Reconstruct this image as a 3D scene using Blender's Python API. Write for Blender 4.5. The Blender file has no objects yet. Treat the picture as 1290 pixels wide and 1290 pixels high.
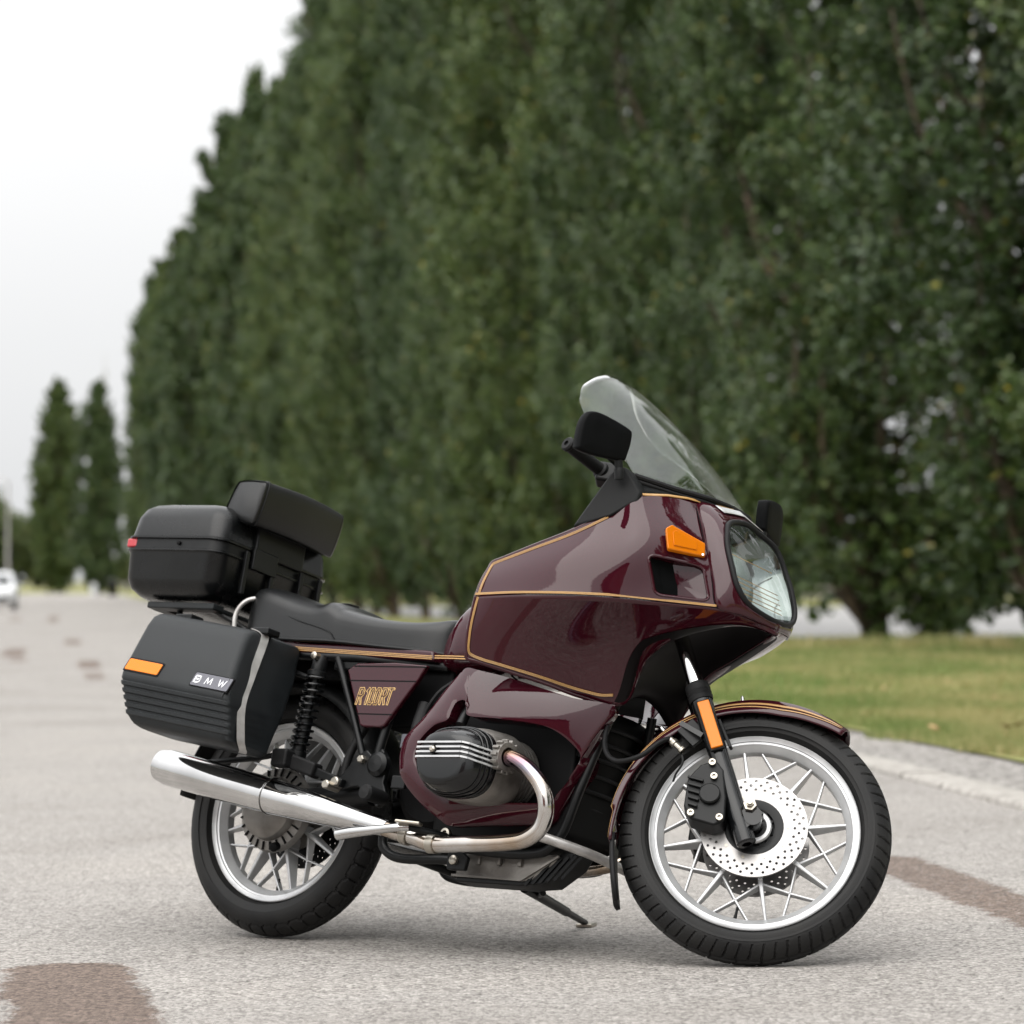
import bpy, bmesh, math, random
import numpy as np
from mathutils import Vector, Matrix

# ------------------------------------------------------------------ camera, sky, sun, exposure
scene = bpy.context.scene
col = scene.collection
R = math.radians

cam_data = bpy.data.cameras.new('camera')
cam = bpy.data.objects.new('camera', cam_data)
col.objects.link(cam)
cam.location = (0.0, 0.0, 0.894)
cam.rotation_euler = (R(90 + 1.2594), 0, 0)
cam_data.sensor_fit = 'HORIZONTAL'
cam_data.sensor_width = 24.0
cam_data.lens = 24.0 * 4635.94 / 1290.0
cam_data.clip_start = 0.1
cam_data.clip_end = 6000
cam_data.dof.use_dof = True
cam_data.dof.focus_distance = 9.0
cam_data.dof.aperture_fstop = 3.0
scene.camera = cam

SUN_EL, SUN_AZ = R(58), R(215)      # azimuth clockwise from +Y
world = bpy.data.worlds.new('World')
scene.world = world
world.use_nodes = True
wn, wl = world.node_tree.nodes, world.node_tree.links
wn.clear()
sky = wn.new('ShaderNodeTexSky')
sky.sky_type = 'NISHITA'
sky.sun_disc = False
sky.sun_elevation = SUN_EL
sky.sun_rotation = SUN_AZ
sky.air_density = 1.0
sky.dust_density = 4.0
hsv = wn.new('ShaderNodeHueSaturation')
hsv.inputs['Saturation'].default_value = 0.10
hsv.inputs['Value'].default_value = 0.5
wl.new(sky.outputs[0], hsv.inputs['Color'])
tc = wn.new('ShaderNodeTexCoord')
mp = wn.new('ShaderNodeMapping')
mp.inputs['Scale'].default_value = (1.6, 1.6, 4.5)
wl.new(tc.outputs['Generated'], mp.inputs['Vector'])
nz = wn.new('ShaderNodeTexNoise')
nz.inputs['Scale'].default_value = 1.5
nz.inputs['Detail'].default_value = 5
wl.new(mp.outputs[0], nz.inputs['Vector'])
cr_ = wn.new('ShaderNodeValToRGB')
cr_.color_ramp.elements[0].position = 0.3
cr_.color_ramp.elements[0].color = (9.3, 9.4, 9.55, 1)
cr_.color_ramp.elements[1].position = 0.7
cr_.color_ramp.elements[1].color = (10.1, 10.1, 10.1, 1)
wl.new(nz.outputs['Fac'], cr_.inputs['Fac'])
mixw = wn.new('ShaderNodeMix')
mixw.data_type = 'RGBA'
mixw.inputs['Factor'].default_value = 0.88
wl.new(hsv.outputs[0], mixw.inputs['A'])
wl.new(cr_.outputs[0], mixw.inputs['B'])
bg = wn.new('ShaderNodeBackground')
bg.inputs['Strength'].default_value = 0.12
# overcast sky: brighter overhead than at the horizon
sxyz = wn.new('ShaderNodeSeparateXYZ'); wl.new(tc.outputs['Generated'], sxyz.inputs[0])
mx0 = wn.new('ShaderNodeMath'); mx0.operation = 'MAXIMUM'; mx0.inputs[1].default_value = 0.0; wl.new(sxyz.outputs[2], mx0.inputs[0])
ma0 = wn.new('ShaderNodeMath'); ma0.operation = 'MULTIPLY_ADD'; ma0.inputs[1].default_value = 0.80; ma0.inputs[2].default_value = 0.315; wl.new(mx0.outputs[0], ma0.inputs[0])
vm0 = wn.new('ShaderNodeVectorMath'); vm0.operation = 'SCALE'
wl.new(mixw.outputs['Result'], vm0.inputs[0]); wl.new(ma0.outputs[0], vm0.inputs['Scale'])
wl.new(vm0.outputs[0], bg.inputs['Color'])
wo = wn.new('ShaderNodeOutputWorld')
wl.new(bg.outputs[0], wo.inputs['Surface'])

sun_d = bpy.data.lights.new('sun', 'SUN')
sun_d.energy = 1.0
sun_d.angle = R(70)
sun_d.color = (1.0, 0.96, 0.9)
sun = bpy.data.objects.new('sun', sun_d)
col.objects.link(sun)
sd = Vector((math.sin(SUN_AZ) * math.cos(SUN_EL), math.cos(SUN_AZ) * math.cos(SUN_EL), math.sin(SUN_EL)))
sun.rotation_euler = sd.to_track_quat('Z', 'Y').to_euler()
sun.location = (0, 0, 40)

scene.view_settings.view_transform = 'Standard'
scene.view_settings.look = 'None'
scene.view_settings.gamma = 1
scene.view_settings.use_curve_mapping = False
scene.view_settings.exposure = 1.22
scene.render.engine = 'CYCLES'
scene.cycles.use_denoising = True
scene.cycles.max_bounces = 7
scene.cycles.diffuse_bounces = 2
scene.cycles.glossy_bounces = 4
scene.cycles.use_adaptive_sampling = True
scene.cycles.adaptive_threshold = 0.02
scene.cycles.transparent_max_bounces = 12
scene.cycles.sample_clamp_indirect = 6

# ------------------------------------------------------------------ helpers
def tag(o, label=None, cat=None, group=None, kind=None):
    if label: o['label'] = label
    if cat: o['category'] = cat
    if group: o['group'] = group
    if kind: o['kind'] = kind
    return o

def empty(name, loc=(0, 0, 0), rz=0.0, parent=None):
    o = bpy.data.objects.new(name, None)
    o.empty_display_size = 0.2
    o.location = loc
    o.rotation_euler = (0, 0, rz)
    o.parent = parent
    col.objects.link(o)
    return o

def mesh(name, verts, faces, sharp=None, smooth=True):
    me = bpy.data.meshes.new(name)
    me.from_pydata([tuple(map(float, v)) for v in verts], [], faces)
    me.update()
    if smooth:
        me.polygons.foreach_set('use_smooth', [True] * len(me.polygons))
        if sharp: me.set_sharp_from_angle(angle=R(sharp))
    return me

def recalc(me):
    bm = bmesh.new(); bm.from_mesh(me)
    bmesh.ops.recalc_face_normals(bm, faces=bm.faces)
    bm.to_mesh(me); bm.free()

class MB:
    """collects shapes that belong to ONE part"""
    def __init__(self): self.v, self.f = [], []
    def add(self, v, f):
        n = len(self.v)
        self.v += [tuple(map(float, p)) for p in v]
        self.f += [tuple(i + n for i in q) for q in f]
        return self
    def build(self, name, mat, parent=None, sharp=40, bevel=0, seg=2, solid=0, mats=None, sub=0, off=-1):
        me = mesh(name, self.v, self.f)
        recalc(me)
        me.polygons.foreach_set('use_smooth', [True] * len(me.polygons))
        if sharp and not bevel: me.set_sharp_from_angle(angle=R(sharp))
        me.materials.append(mat)
        o = bpy.data.objects.new(name, me)
        col.objects.link(o)
        o.parent = parent
        if solid:
            m = o.modifiers.new('solid', 'SOLIDIFY'); m.thickness = solid; m.offset = off
        if bevel:
            m = o.modifiers.new('bevel', 'BEVEL'); m.width = bevel; m.segments = seg
            m.limit_method = 'ANGLE'; m.angle_limit = R(32); m.harden_normals = True
        if sub:
            m = o.modifiers.new('sub', 'SUBSURF'); m.levels = sub; m.render_levels = sub
        return o

def cr(pts, n, closed=False):
    """Catmull-Rom resample to n points (centripetal-free, uniform)"""
    P = np.array(pts, float)
    k = len(P)
    out = []
    N = n if closed else n - 1
    for i in range(n):
        t = i / N * (k if closed else k - 1)
        j = int(math.floor(t))
        if not closed and j >= k - 1: j = k - 2
        u = t - j
        if closed:
            a, b, c, d = P[(j - 1) % k], P[j % k], P[(j + 1) % k], P[(j + 2) % k]
        else:
            b, c = P[j], P[j + 1]
            a = P[j - 1] if j > 0 else 2 * b - c
            d = P[j + 2] if j + 2 < k else 2 * c - b
        out.append(0.5 * ((2 * b) + (c - a) * u + (2 * a - 5 * b + 4 * c - d) * u * u + (3 * b - a - 3 * c + d) * u ** 3))
    return np.array(out)

def net(rows, nu, nv):
    """surface through a control net; returns array [nv][nu][3]"""
    A = np.array([cr(r, nu) for r in rows])
    B = np.array([cr(A[:, i], nv) for i in range(nu)])
    return B.transpose(1, 0, 2)

def grid_faces(nu, nv, closed_u=False, off=0):
    f = []
    for j in range(nv - 1):
        for i in range(nu if closed_u else nu - 1):
            a = j * nu + i; b = j * nu + (i + 1) % nu
            f.append((off + a, off + b, off + b + nu, off + a + nu))
    return f

def add_grid(mb, G):
    nv, nu = G.shape[:2]
    mb.add(G.reshape(-1, 3), grid_faces(nu, nv))

def mir(G):
    H = np.array(G, float).copy(); H[..., 1] *= -1
    return H

def tube(mb, pts, r, seg=10, n=None, caps=True, closed=False):
    P = cr(pts, n, closed) if n else np.array(pts, float)
    k = len(P)
    rad = np.interp(np.linspace(0, 1, k), np.linspace(0, 1, len(r)), r) if hasattr(r, '__len__') else np.full(k, r)
    T = np.gradient(P, axis=0)
    if closed: T = (np.roll(P, -1, 0) - np.roll(P, 1, 0))
    T /= np.linalg.norm(T, axis=1)[:, None]
    up = np.array([0, 0, 1.0]) if abs(T[0][2]) < 0.9 else np.array([1.0, 0, 0])
    x = np.cross(up, T[0]); x /= np.linalg.norm(x)
    v, f = [], []
    for i in range(k):
        x = x - T[i] * np.dot(x, T[i]); x /= np.linalg.norm(x)
        y = np.cross(T[i], x)
        for s in range(seg):
            a = 2 * math.pi * s / seg
            v.append(P[i] + rad[i] * (x * math.cos(a) + y * math.sin(a)))
    f = grid_faces(seg, k, True)
    if closed:
        for s in range(seg):
            f.append(((k - 1) * seg + s, (k - 1) * seg + (s + 1) % seg, (s + 1) % seg, s))
    elif caps:
        f.append(tuple(range(seg))[::-1]); f.append(tuple((k - 1) * seg + s for s in range(seg)))
    return mb.add(v, f)

def lathe(mb, prof, p0, axis, seg=32, closed=False, caps=False):
    """prof: (distance along axis, radius)"""
    ax = np.array(axis, float); ax /= np.linalg.norm(ax)
    up = np.array([0, 0, 1.0]) if abs(ax[2]) < 0.9 else np.array([1.0, 0, 0])
    x = np.cross(up, ax); x /= np.linalg.norm(x); y = np.cross(ax, x)
    p0 = np.array(p0, float); v = []
    for d, r in prof:
        for s in range(seg):
            a = 2 * math.pi * s / seg
            v.append(p0 + ax * d + r * (x * math.cos(a) + y * math.sin(a)))
    k = len(prof)
    f = grid_faces(seg, k, True)
    if closed:
        f += [((k - 1) * seg + s, (k - 1) * seg + (s + 1) % seg, (s + 1) % seg, s) for s in range(seg)]
    if caps:
        f.append(tuple(range(seg))); f.append(tuple((k - 1) * seg + s for s in range(seg)))
    return mb.add(v, f)

def box(mb, c, s, M=None):
    v = []
    for dz in (-.5, .5):
        for dy in (-.5, .5):
            for dx in (-.5, .5):
                q = np.array([dx * s[0], dy * s[1], dz * s[2]])
                if M is not None: q = np.array(M) @ q
                v.append(q + np.array(c))
    return mb.add(v, [(0, 2, 3, 1), (4, 5, 7, 6), (0, 1, 5, 4), (2, 6, 7, 3), (0, 4, 6, 2), (1, 3, 7, 5)])

def bar(mb, a, b, w, h, up=(0, 0, 1)):
    """rectangular bar from a to b; w, h may be (start, end)"""
    a, b = np.array(a, float), np.array(b, float)
    t = b - a; t /= np.linalg.norm(t)
    s = np.cross(t, up); s /= np.linalg.norm(s)
    u = np.cross(s, t)
    w = w if hasattr(w, '__len__') else (w, w); h = h if hasattr(h, '__len__') else (h, h)
    v = []
    for p, ww, hh in ((a, w[0], h[0]), (b, w[1], h[1])):
        for i, j in ((-1, -1), (1, -1), (1, 1), (-1, 1)):
            v.append(p + s * ww / 2 * i + u * hh / 2 * j)
    return mb.add(v, [(0, 1, 2, 3), (7, 6, 5, 4), (0, 4, 5, 1), (1, 5, 6, 2), (2, 6, 7, 3), (3, 7, 4, 0)])

def prism(mb, poly, y0, y1):
    """poly: (x, z) outline, extruded along y"""
    n = len(poly)
    v = [(x, y0, z) for x, z in poly] + [(x, y1, z) for x, z in poly]
    f = [tuple(range(n)), tuple(range(2 * n - 1, n - 1, -1))]
    f += [(i, (i + 1) % n, n + (i + 1) % n, n + i) for i in range(n)]
    return mb.add(v, f)

def prism3(mb, pts, d):
    """closed 3D outline extruded by vector d"""
    n = len(pts); P = [np.array(p, float) for p in pts]; d = np.array(d, float)
    v = P + [p + d for p in P]
    f = [tuple(range(n)), tuple(range(2 * n - 1, n - 1, -1))]
    f += [(i, (i + 1) % n, n + (i + 1) % n, n + i) for i in range(n)]
    return mb.add(v, f)

def loft(mb, secs, caps=True):
    n = len(secs[0]); v = [p for s in secs for p in s]
    f = grid_faces(n, len(secs), True)
    if caps:
        f.append(tuple(range(n))[::-1]); f.append(tuple((len(secs) - 1) * n + i for i in range(n)))
    return mb.add(v, f)

def rrect(x0, x1, y0, y1, r, k=5):
    """rounded rectangle outline, counter-clockwise"""
    out = []
    for cx, cy, a0 in ((x1 - r, y1 - r, 0), (x0 + r, y1 - r, 90), (x0 + r, y0 + r, 180), (x1 - r, y0 + r, 270)):
        for i in range(k + 1):
            a = R(a0 + 90 * i / k)
            out.append((cx + r * math.cos(a), cy + r * math.sin(a)))
    return out

# ------------------------------------------------------------------ materials
def mat(name, base, rough=0.5, metal=0.0, coat=0.0, coat_rough=0.03, spec=0.5, **kw):
    m = bpy.data.materials.new(name); m.use_nodes = True
    b = m.node_tree.nodes['Principled BSDF']
    b.inputs['Base Color'].default_value = (*base, 1)
    b.inputs['Roughness'].default_value = rough
    b.inputs['Metallic'].default_value = metal
    b.inputs['Coat Weight'].default_value = coat
    b.inputs['Coat Roughness'].default_value = coat_rough
    b.inputs['Specular IOR Level'].default_value = spec
    for k, v in kw.items(): b.inputs[k.replace('_', ' ')].default_value = v
    return m

def node(m, t, **ins):
    n = m.node_tree.nodes.new(t)
    for k, v in ins.items():
        n.inputs[k.replace('_', ' ')].default_value = v
    return n

def link(m, a, b): m.node_tree.links.new(a, b)

def noise_var(m, base_lo, base_hi, scale=20, detail=6, bump=0.0, bump_scale=None, rough=None, coords='Object', lo=.35, hi=.65):
    """break up a plain colour with noise and add fine relief"""
    b = m.node_tree.nodes['Principled BSDF']
    tc = node(m, 'ShaderNodeTexCoord')
    n = node(m, 'ShaderNodeTexNoise', Scale=scale, Detail=detail)
    link(m, tc.outputs[coords], n.inputs['Vector'])
    r = m.node_tree.nodes.new('ShaderNodeValToRGB')
    r.color_ramp.elements[0].color = (*base_lo, 1); r.color_ramp.elements[0].position = lo
    r.color_ramp.elements[1].color = (*base_hi, 1); r.color_ramp.elements[1].position = hi
    link(m, n.outputs['Fac'], r.inputs['Fac'])
    link(m, r.outputs[0], b.inputs['Base Color'])
    if rough:
        mr = node(m, 'ShaderNodeMapRange'); mr.inputs['To Min'].default_value = rough[0]; mr.inputs['To Max'].default_value = rough[1]
        link(m, n.outputs['Fac'], mr.inputs['Value']); link(m, mr.outputs[0], b.inputs['Roughness'])
    if bump:
        n2 = node(m, 'ShaderNodeTexNoise', Scale=bump_scale or scale * 4, Detail=3)
        link(m, tc.outputs[coords], n2.inputs['Vector'])
        bp = node(m, 'ShaderNodeBump', Strength=bump, Distance=0.002)
        link(m, n2.outputs['Fac'], bp.inputs['Height']); link(m, bp.outputs[0], b.inputs['Normal'])
    return m

M = {}
M['paint'] = noise_var(mat('maroon_paint', (.033, .0038, .0080), .4, coat=.95, coat_rough=.012, spec=.0), (.031, .0035, .0075), (.036, .0041, .0086), 900, 2)
def clear_coat(m):
    b = m.node_tree.nodes['Principled BSDF']; tc = node(m, 'ShaderNodeTexCoord')
    n = node(m, 'ShaderNodeTexNoise', Scale=7.0, Detail=7, Roughness=.65); link(m, tc.outputs['Object'], n.inputs['Vector'])
    r = node(m, 'ShaderNodeMapRange'); r.inputs['From Min'].default_value = .35; r.inputs['From Max'].default_value = .75
    r.inputs['To Min'].default_value = .008; r.inputs['To Max'].default_value = .07
    link(m, n.outputs['Fac'], r.inputs['Value']); link(m, r.outputs[0], b.inputs['Coat Roughness'])
    n2 = node(m, 'ShaderNodeTexNoise', Scale=160.0, Detail=2); link(m, tc.outputs['Object'], n2.inputs['Vector'])
    bp = node(m, 'ShaderNodeBump', Strength=.02, Distance=.002); link(m, n2.outputs['Fac'], bp.inputs['Height']); link(m, bp.outputs[0], b.inputs['Coat Normal'])
clear_coat(M['paint'])
M['paint_in'] = mat('fairing_inner', (.0035, .0025, .0028), .45, spec=.12)
M['gold'] = mat('gold_stripe', (.42, .235, .075), .4, coat=.3)
M['goldp'] = mat('gold_letter', (.72, .47, .18), .4, coat=.3)
M['plastic'] = noise_var(mat('black_plastic', (.004, .0045, .005), .5, spec=.25), (.0035, .004, .0043), (.0055, .006, .0065), 60, 5, .22, 1400, (.44, .58))
M['case'] = noise_var(mat('case_plastic', (.0085, .0105, .0118), .5, spec=.32), (.006, .0076, .0087), (.0095, .0116, .013), 14, 6, .3, 900, (.44, .56))
M['shell'] = noise_var(mat('top_case_plastic', (.004, .0044, .0048), .33, spec=.36), (.002, .0023, .0026), (.0038, .0042, .0046), 9, 5, .10, 1200, (.2, .34))
M['gloss_black'] = mat('gloss_black', (.0035, .004, .0045), .22, coat=.3, spec=.3)
M['satin_black'] = noise_var(mat('satin_black', (.0035, .004, .0043), .36, spec=.26), (.0024, .0027, .003), (.0055, .006, .0064), 25, 5, rough=(.3, .48))
M['matte_black'] = noise_var(mat('matte_black', (.0022, .0025, .0028), .6, spec=.08), (.002, .0023, .0026), (.003, .0034, .0037), 30, 5, .15, 900)
M['dark'] = mat('dark_metal', (.0025, .0025, .0028), .6, spec=.12)
M['rubber'] = noise_var(mat('rubber', (.005, .005, .0054), .6, spec=.25), (.004, .004, .0043), (.008, .008, .0085), 18, 6, .2, 300, (.5, .7))
M['tyre'] = noise_var(mat('tyre_rubber', (.0065, .0065, .007), .55, spec=.28), (.0038, .0038, .0041), (.012, .0116, .011), 9, 9, .25, 220, (.48, .68))
M['leather'] = noise_var(mat('seat_vinyl', (.0045, .005, .0054), .4, spec=.42), (.0024, .0028, .0031), (.0045, .005, .0055), 10, 5, .3, 450, (.25, .4))
M['chrome'] = noise_var(mat('chrome', (.58, .575, .57), .05, 1.0), (.50, .495, .49), (.62, .615, .61), 8, 5, rough=(.03, .1))
M['pipe'] = noise_var(mat('heat_stained_chrome', (.55, .5, .45), .12, 1.0), (.42, .33, .25), (.62, .60, .58), 6, 4, rough=(.06, .2))
def heat_tint(m):
    b = m.node_tree.nodes['Principled BSDF']; src = b.inputs['Base Color'].links[0].from_socket
    tc = node(m, 'ShaderNodeTexCoord'); sx = node(m, 'ShaderNodeSeparateXYZ'); link(m, tc.outputs['Object'], sx.inputs[0])
    r = m.node_tree.nodes.new('ShaderNodeValToRGB'); e = r.color_ramp.elements
    e[0].position, e[0].color = .33, (1, 1, 1, 1); e[1].position, e[1].color = .445, (.62, .45, .30, 1)
    q = e.new(.375); q.color = (.80, .74, .70, 1); q = e.new(.405); q.color = (.50, .55, .78, 1); q = e.new(.425); q.color = (.62, .42, .58, 1)
    link(m, sx.outputs[2], r.inputs['Fac'])
    mx = m.node_tree.nodes.new('ShaderNodeMix'); mx.data_type = 'RGBA'; mx.blend_type = 'MULTIPLY'; mx.inputs['Factor'].default_value = 1
    link(m, src, mx.inputs['A']); link(m, r.outputs[0], mx.inputs['B']); link(m, mx.outputs['Result'], b.inputs['Base Color'])
heat_tint(M['pipe'])
M['silver'] = noise_var(mat('silver_wheel', (.52, .525, .53), .32, .5), (.46, .465, .47), (.56, .565, .57), 20, 5, rough=(.26, .4))
M['alu'] = noise_var(mat('cast_aluminium', (.24, .225, .205), .5, .75), (.12, .11, .10), (.30, .285, .265), 9, 7, .4, 120, (.4, .62))
M['disc'] = noise_var(mat('brake_steel', (.33, .32, .314), .36, .8), (.29, .28, .274), (.37, .36, .353), 30, 6, rough=(.24, .4))
M['amber'] = mat('amber_lens', (.66, .175, .002), .2, coat=.15, spec=.25)
M['red'] = mat('red_reflector', (.40, .015, .025), .15, coat=.6)
M['strap'] = noise_var(mat('steel_strap', (.48, .465, .45), .36, .6), (.38, .365, .35), (.54, .525, .51), 25, 6, rough=(.28, .5))
M['badge'] = mat('badge_grey', (.11, .11, .125), .3, .6)
M['letter'] = mat('badge_letter', (.7, .7, .71), .2, .6)
M['white'] = noise_var(mat('white_paint', (.55, .56, .57), .35, coat=.5), (.52, .53, .54), (.58, .59, .60), 3)
M['bolt'] = mat('bolt_steel', (.40, .37, .32), .3, .9)
M['glassdark'] = mat('car_glass', (.01, .012, .014), .06, coat=.5)
M['reflector'] = mat('headlight_reflector', (.20, .22, .21), .1, .9)
M['lamp'] = mat('ribbed_lamp', (.34, .38, .36), .12, .4, coat=.6)
def ribs(m):
    w = node(m, 'ShaderNodeTexWave', Scale=70.0); w.bands_direction = 'Y'
    tc = node(m, 'ShaderNodeTexCoord'); link(m, tc.outputs['Object'], w.inputs['Vector'])
    bp = node(m, 'ShaderNodeBump', Strength=.7, Distance=.004); link(m, w.outputs['Fac'], bp.inputs['Height'])
    link(m, bp.outputs[0], m.node_tree.nodes['Principled BSDF'].inputs['Normal'])
ribs(M['lamp'])

def glass_mat(name, tint, ior=1.45, rough=0.0, power=5.0, top=.9):
    m = bpy.data.materials.new(name); m.use_nodes = True
    nt = m.node_tree; nt.nodes.clear()
    out = nt.nodes.new('ShaderNodeOutputMaterial')
    tr = nt.nodes.new('ShaderNodeBsdfTransparent'); tr.inputs[0].default_value = (*tint, 1)
    gl = nt.nodes.new('ShaderNodeBsdfGlossy'); gl.inputs['Roughness'].default_value = rough
    lw = nt.nodes.new('ShaderNodeLayerWeight'); lw.inputs['Blend'].default_value = 0.5
    pw = nt.nodes.new('ShaderNodeMath'); pw.operation = 'POWER'; pw.inputs[1].default_value = power
    ma = nt.nodes.new('ShaderNodeMath'); ma.operation = 'MULTIPLY_ADD'; ma.inputs[1].default_value = top; ma.inputs[2].default_value = ((ior - 1) / (ior + 1)) ** 2
    mx = nt.nodes.new('ShaderNodeMixShader')
    nt.links.new(lw.outputs['Facing'], pw.inputs[0]); nt.links.new(pw.outputs[0], ma.inputs[0]); nt.links.new(ma.outputs[0], mx.inputs[0])
    nt.links.new(tr.outputs[0], mx.inputs[1]); nt.links.new(gl.outputs[0], mx.inputs[2])
    nt.links.new(mx.outputs[0], out.inputs['Surface'])
    return m
M['screen'] = glass_mat('windscreen_acrylic', (.93, .965, .945), 1.45, power=5.0, top=.95)
M['lens'] = glass_mat('lens_glass', (.93, .96, .96), 1.45)

# ------------------------------------------------------------------ the setting
def zg(y): return 0.0035 * max(0.0, y - 100.0)
def zr(x, y):
    """rise of the ground plus the road's slight cross-fall near the motorcycle"""
    return zg(y) + max(-.05, min(.034, -.0062 + .0164 * x)) * max(0.0, min(1.0, (70 - y) / 40))
KERB = [(-60, 7.9), (-20, 4.85), (14.6, 2.03), (17.9, 1.78), (40, -.35), (100, -7.7), (180, -17.6), (275, -29.3), (335, -37)]
def kx(y): return float(np.interp(y, [k[0] for k in KERB], [k[1] for k in KERB]))

def ramp(m, fac, stops):
    r = m.node_tree.nodes.new('ShaderNodeValToRGB')
    e = r.color_ramp.elements
    while len(e) > 1: e.remove(e[-1])
    e[0].position, e[0].color = stops[0][0], (*stops[0][1], 1)
    for p, c in stops[1:]:
        q = e.new(p); q.color = (*c, 1)
    link(m, fac, r.inputs['Fac'])
    return r.outputs[0]

def mixc(m, fac, a, b, mode='MIX'):
    n = m.node_tree.nodes.new('ShaderNodeMix'); n.data_type = 'RGBA'; n.blend_type = mode
    if isinstance(fac, (int, float)): n.inputs['Factor'].default_value = fac
    else: link(m, fac, n.inputs['Factor'])
    for s, v in (('A', a), ('B', b)):
        if isinstance(v, tuple): n.inputs[s].default_value = (*v, 1)
        else: link(m, v, n.inputs[s])
    return n.outputs['Result']

def math_(m, op, a, b=None, c=None, clamp=False):
    n = m.node_tree.nodes.new('ShaderNodeMath'); n.operation = op; n.use_clamp = clamp
    for i, v in enumerate((a, b, c)):
        if v is None: continue
        if isinstance(v, (int, float)): n.inputs[i].default_value = v
        else: link(m, v, n.inputs[i])
    return n.outputs[0]

def asphalt_mat(name, tones, patches=(), cell=125):
    m = mat(name, tones[1], .85, spec=.25)
    b = m.node_tree.nodes['Principled BSDF']
    tc = node(m, 'ShaderNodeTexCoord').outputs['Object']
    v = node(m, 'ShaderNodeTexVoronoi', Scale=cell); link(m, tc, v.inputs['Vector'])
    v.inputs['Randomness'].default_value = 1
    sep = node(m, 'ShaderNodeSeparateColor'); link(m, v.outputs['Color'], sep.inputs[0])
    stones = ramp(m, sep.outputs[0], [(0, tones[0]), (.22, tones[1]), (.6, tones[2]), (1, tones[3])])
    edge = ramp(m, v.outputs['Distance'], [(.0, (1, 1, 1)), (.55, (.9, .9, .9)), (.95, (.5, .49, .48))])
    c = mixc(m, 1.0, stones, edge, 'MULTIPLY')
    n1 = node(m, 'ShaderNodeTexNoise', Scale=34, Detail=4); link(m, tc, n1.inputs['Vector'])
    c = mixc(m, 1.0, c, ramp(m, n1.outputs['Fac'], [(.3, (.8, .79, .78)), (.7, (1.14, 1.14, 1.13))]), 'MULTIPLY')
    n2 = node(m, 'ShaderNodeTexNoise', Scale=.55, Detail=6); link(m, tc, n2.inputs['Vector'])
    c = mixc(m, 1.0, c, ramp(m, n2.outputs['Fac'], [(.28, (.80, .785, .77)), (.5, (1, 1, 1)), (.72, (1.10, 1.09, 1.075))]), 'MULTIPLY')
    if patches:
        n3 = node(m, 'ShaderNodeTexNoise', Scale=9, Detail=8); link(m, tc, n3.inputs['Vector'])
        n4 = node(m, 'ShaderNodeTexNoise', Scale=3.2, Detail=3); link(m, tc, n4.inputs['Vector'])
        sx = node(m, 'ShaderNodeSeparateXYZ'); link(m, tc, sx.inputs[0])
        tot = None
        for x0, y0, x1, y1, r, k in patches:
            # capsule around a segment, with a ragged edge
            dx, dy = x1 - x0, y1 - y0; l2 = dx * dx + dy * dy
            px = math_(m, 'SUBTRACT', sx.outputs[0], x0); py = math_(m, 'SUBTRACT', sx.outputs[1], y0)
            t = math_(m, 'ADD', math_(m, 'MULTIPLY', px, dx / l2), math_(m, 'MULTIPLY', py, dy / l2))
            t = math_(m, 'MINIMUM', math_(m, 'MAXIMUM', t, 0.0), 1.0)
            qx = math_(m, 'SUBTRACT', px, math_(m, 'MULTIPLY', t, dx)); qy = math_(m, 'SUBTRACT', py, math_(m, 'MULTIPLY', t, dy))
            d = math_(m, 'SQRT', math_(m, 'ADD', math_(m, 'MULTIPLY', qx, qx), math_(m, 'MULTIPLY', qy, qy)))
            d = math_(m, 'ADD', d, math_(m, 'MULTIPLY', math_(m, 'SUBTRACT', n3.outputs['Fac'], .5), r * .55))
            d = math_(m, 'ADD', d, math_(m, 'MULTIPLY', math_(m, 'SUBTRACT', n4.outputs['Fac'], .5), r * .6))
            a = math_(m, 'MULTIPLY', math_(m, 'DIVIDE', math_(m, 'SUBTRACT', r, d), r * .3, clamp=True), k)
            tot = a if tot is None else math_(m, 'MAXIMUM', tot, a)
        # the colour sits on some stones and not on others
        tot = math_(m, 'MULTIPLY', math_(m, 'SUBTRACT', math_(m, 'MULTIPLY', tot, 1.75), sep.outputs[1]), 1.6, clamp=True)
        tot = math_(m, 'MULTIPLY', tot, math_(m, 'GREATER_THAN', tot, .02))
        c = mixc(m, tot, c, mixc(m, 1.0, c, (.50, .405, .36), 'MULTIPLY'))
    link(m, c, b.inputs['Base Color'])
    bp = node(m, 'ShaderNodeBump', Strength=.7, Distance=.004); bp.invert = True
    hgt = math_(m, 'ADD', v.outputs['Distance'], math_(m, 'MULTIPLY', n1.outputs['Fac'], -.8))
    link(m, hgt, bp.inputs['Height']); link(m, bp.outputs[0], b.inputs['Normal'])
    return m

PATCH = [(-1.09, 9.0, -.80, 7.2, .175, 1.0), (1.22, 12.2, 1.50, 9.4, .15, .74)]
for px_, py_, r_, hl_, k_ in ((-7.57, 56, .20, 3.4, .8), (-5.4, 47, .16, 2.2, .85), (-8.1, 67.9, .17, 3.2, .8), (-14.7, 118, .2, 8, .7), (-4.65, 41, .13, 1.4, .6), (-15.9, 118, .2, 6, .5), (-6.7, 50, .14, 1.2, .6)):
    PATCH.append((px_ + .12 * hl_, py_ - hl_, px_ - .12 * hl_, py_ + hl_, r_, k_))
M['road'] = asphalt_mat('pale_worn_asphalt', [(.125, .117, .110), (.245, .232, .220), (.335, .317, .300), (.45, .428, .405)], PATCH)
M['path'] = asphalt_mat('grey_gravel', [(.09, .085, .08), (.19, .18, .17), (.29, .275, .26), (.46, .44, .42)], cell=38)
M['lot'] = mat('lot_asphalt', (.23, .22, .215), .85)
noise_var(M['lot'], (.22, .215, .21), (.28, .275, .27), .6, 6)
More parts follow.
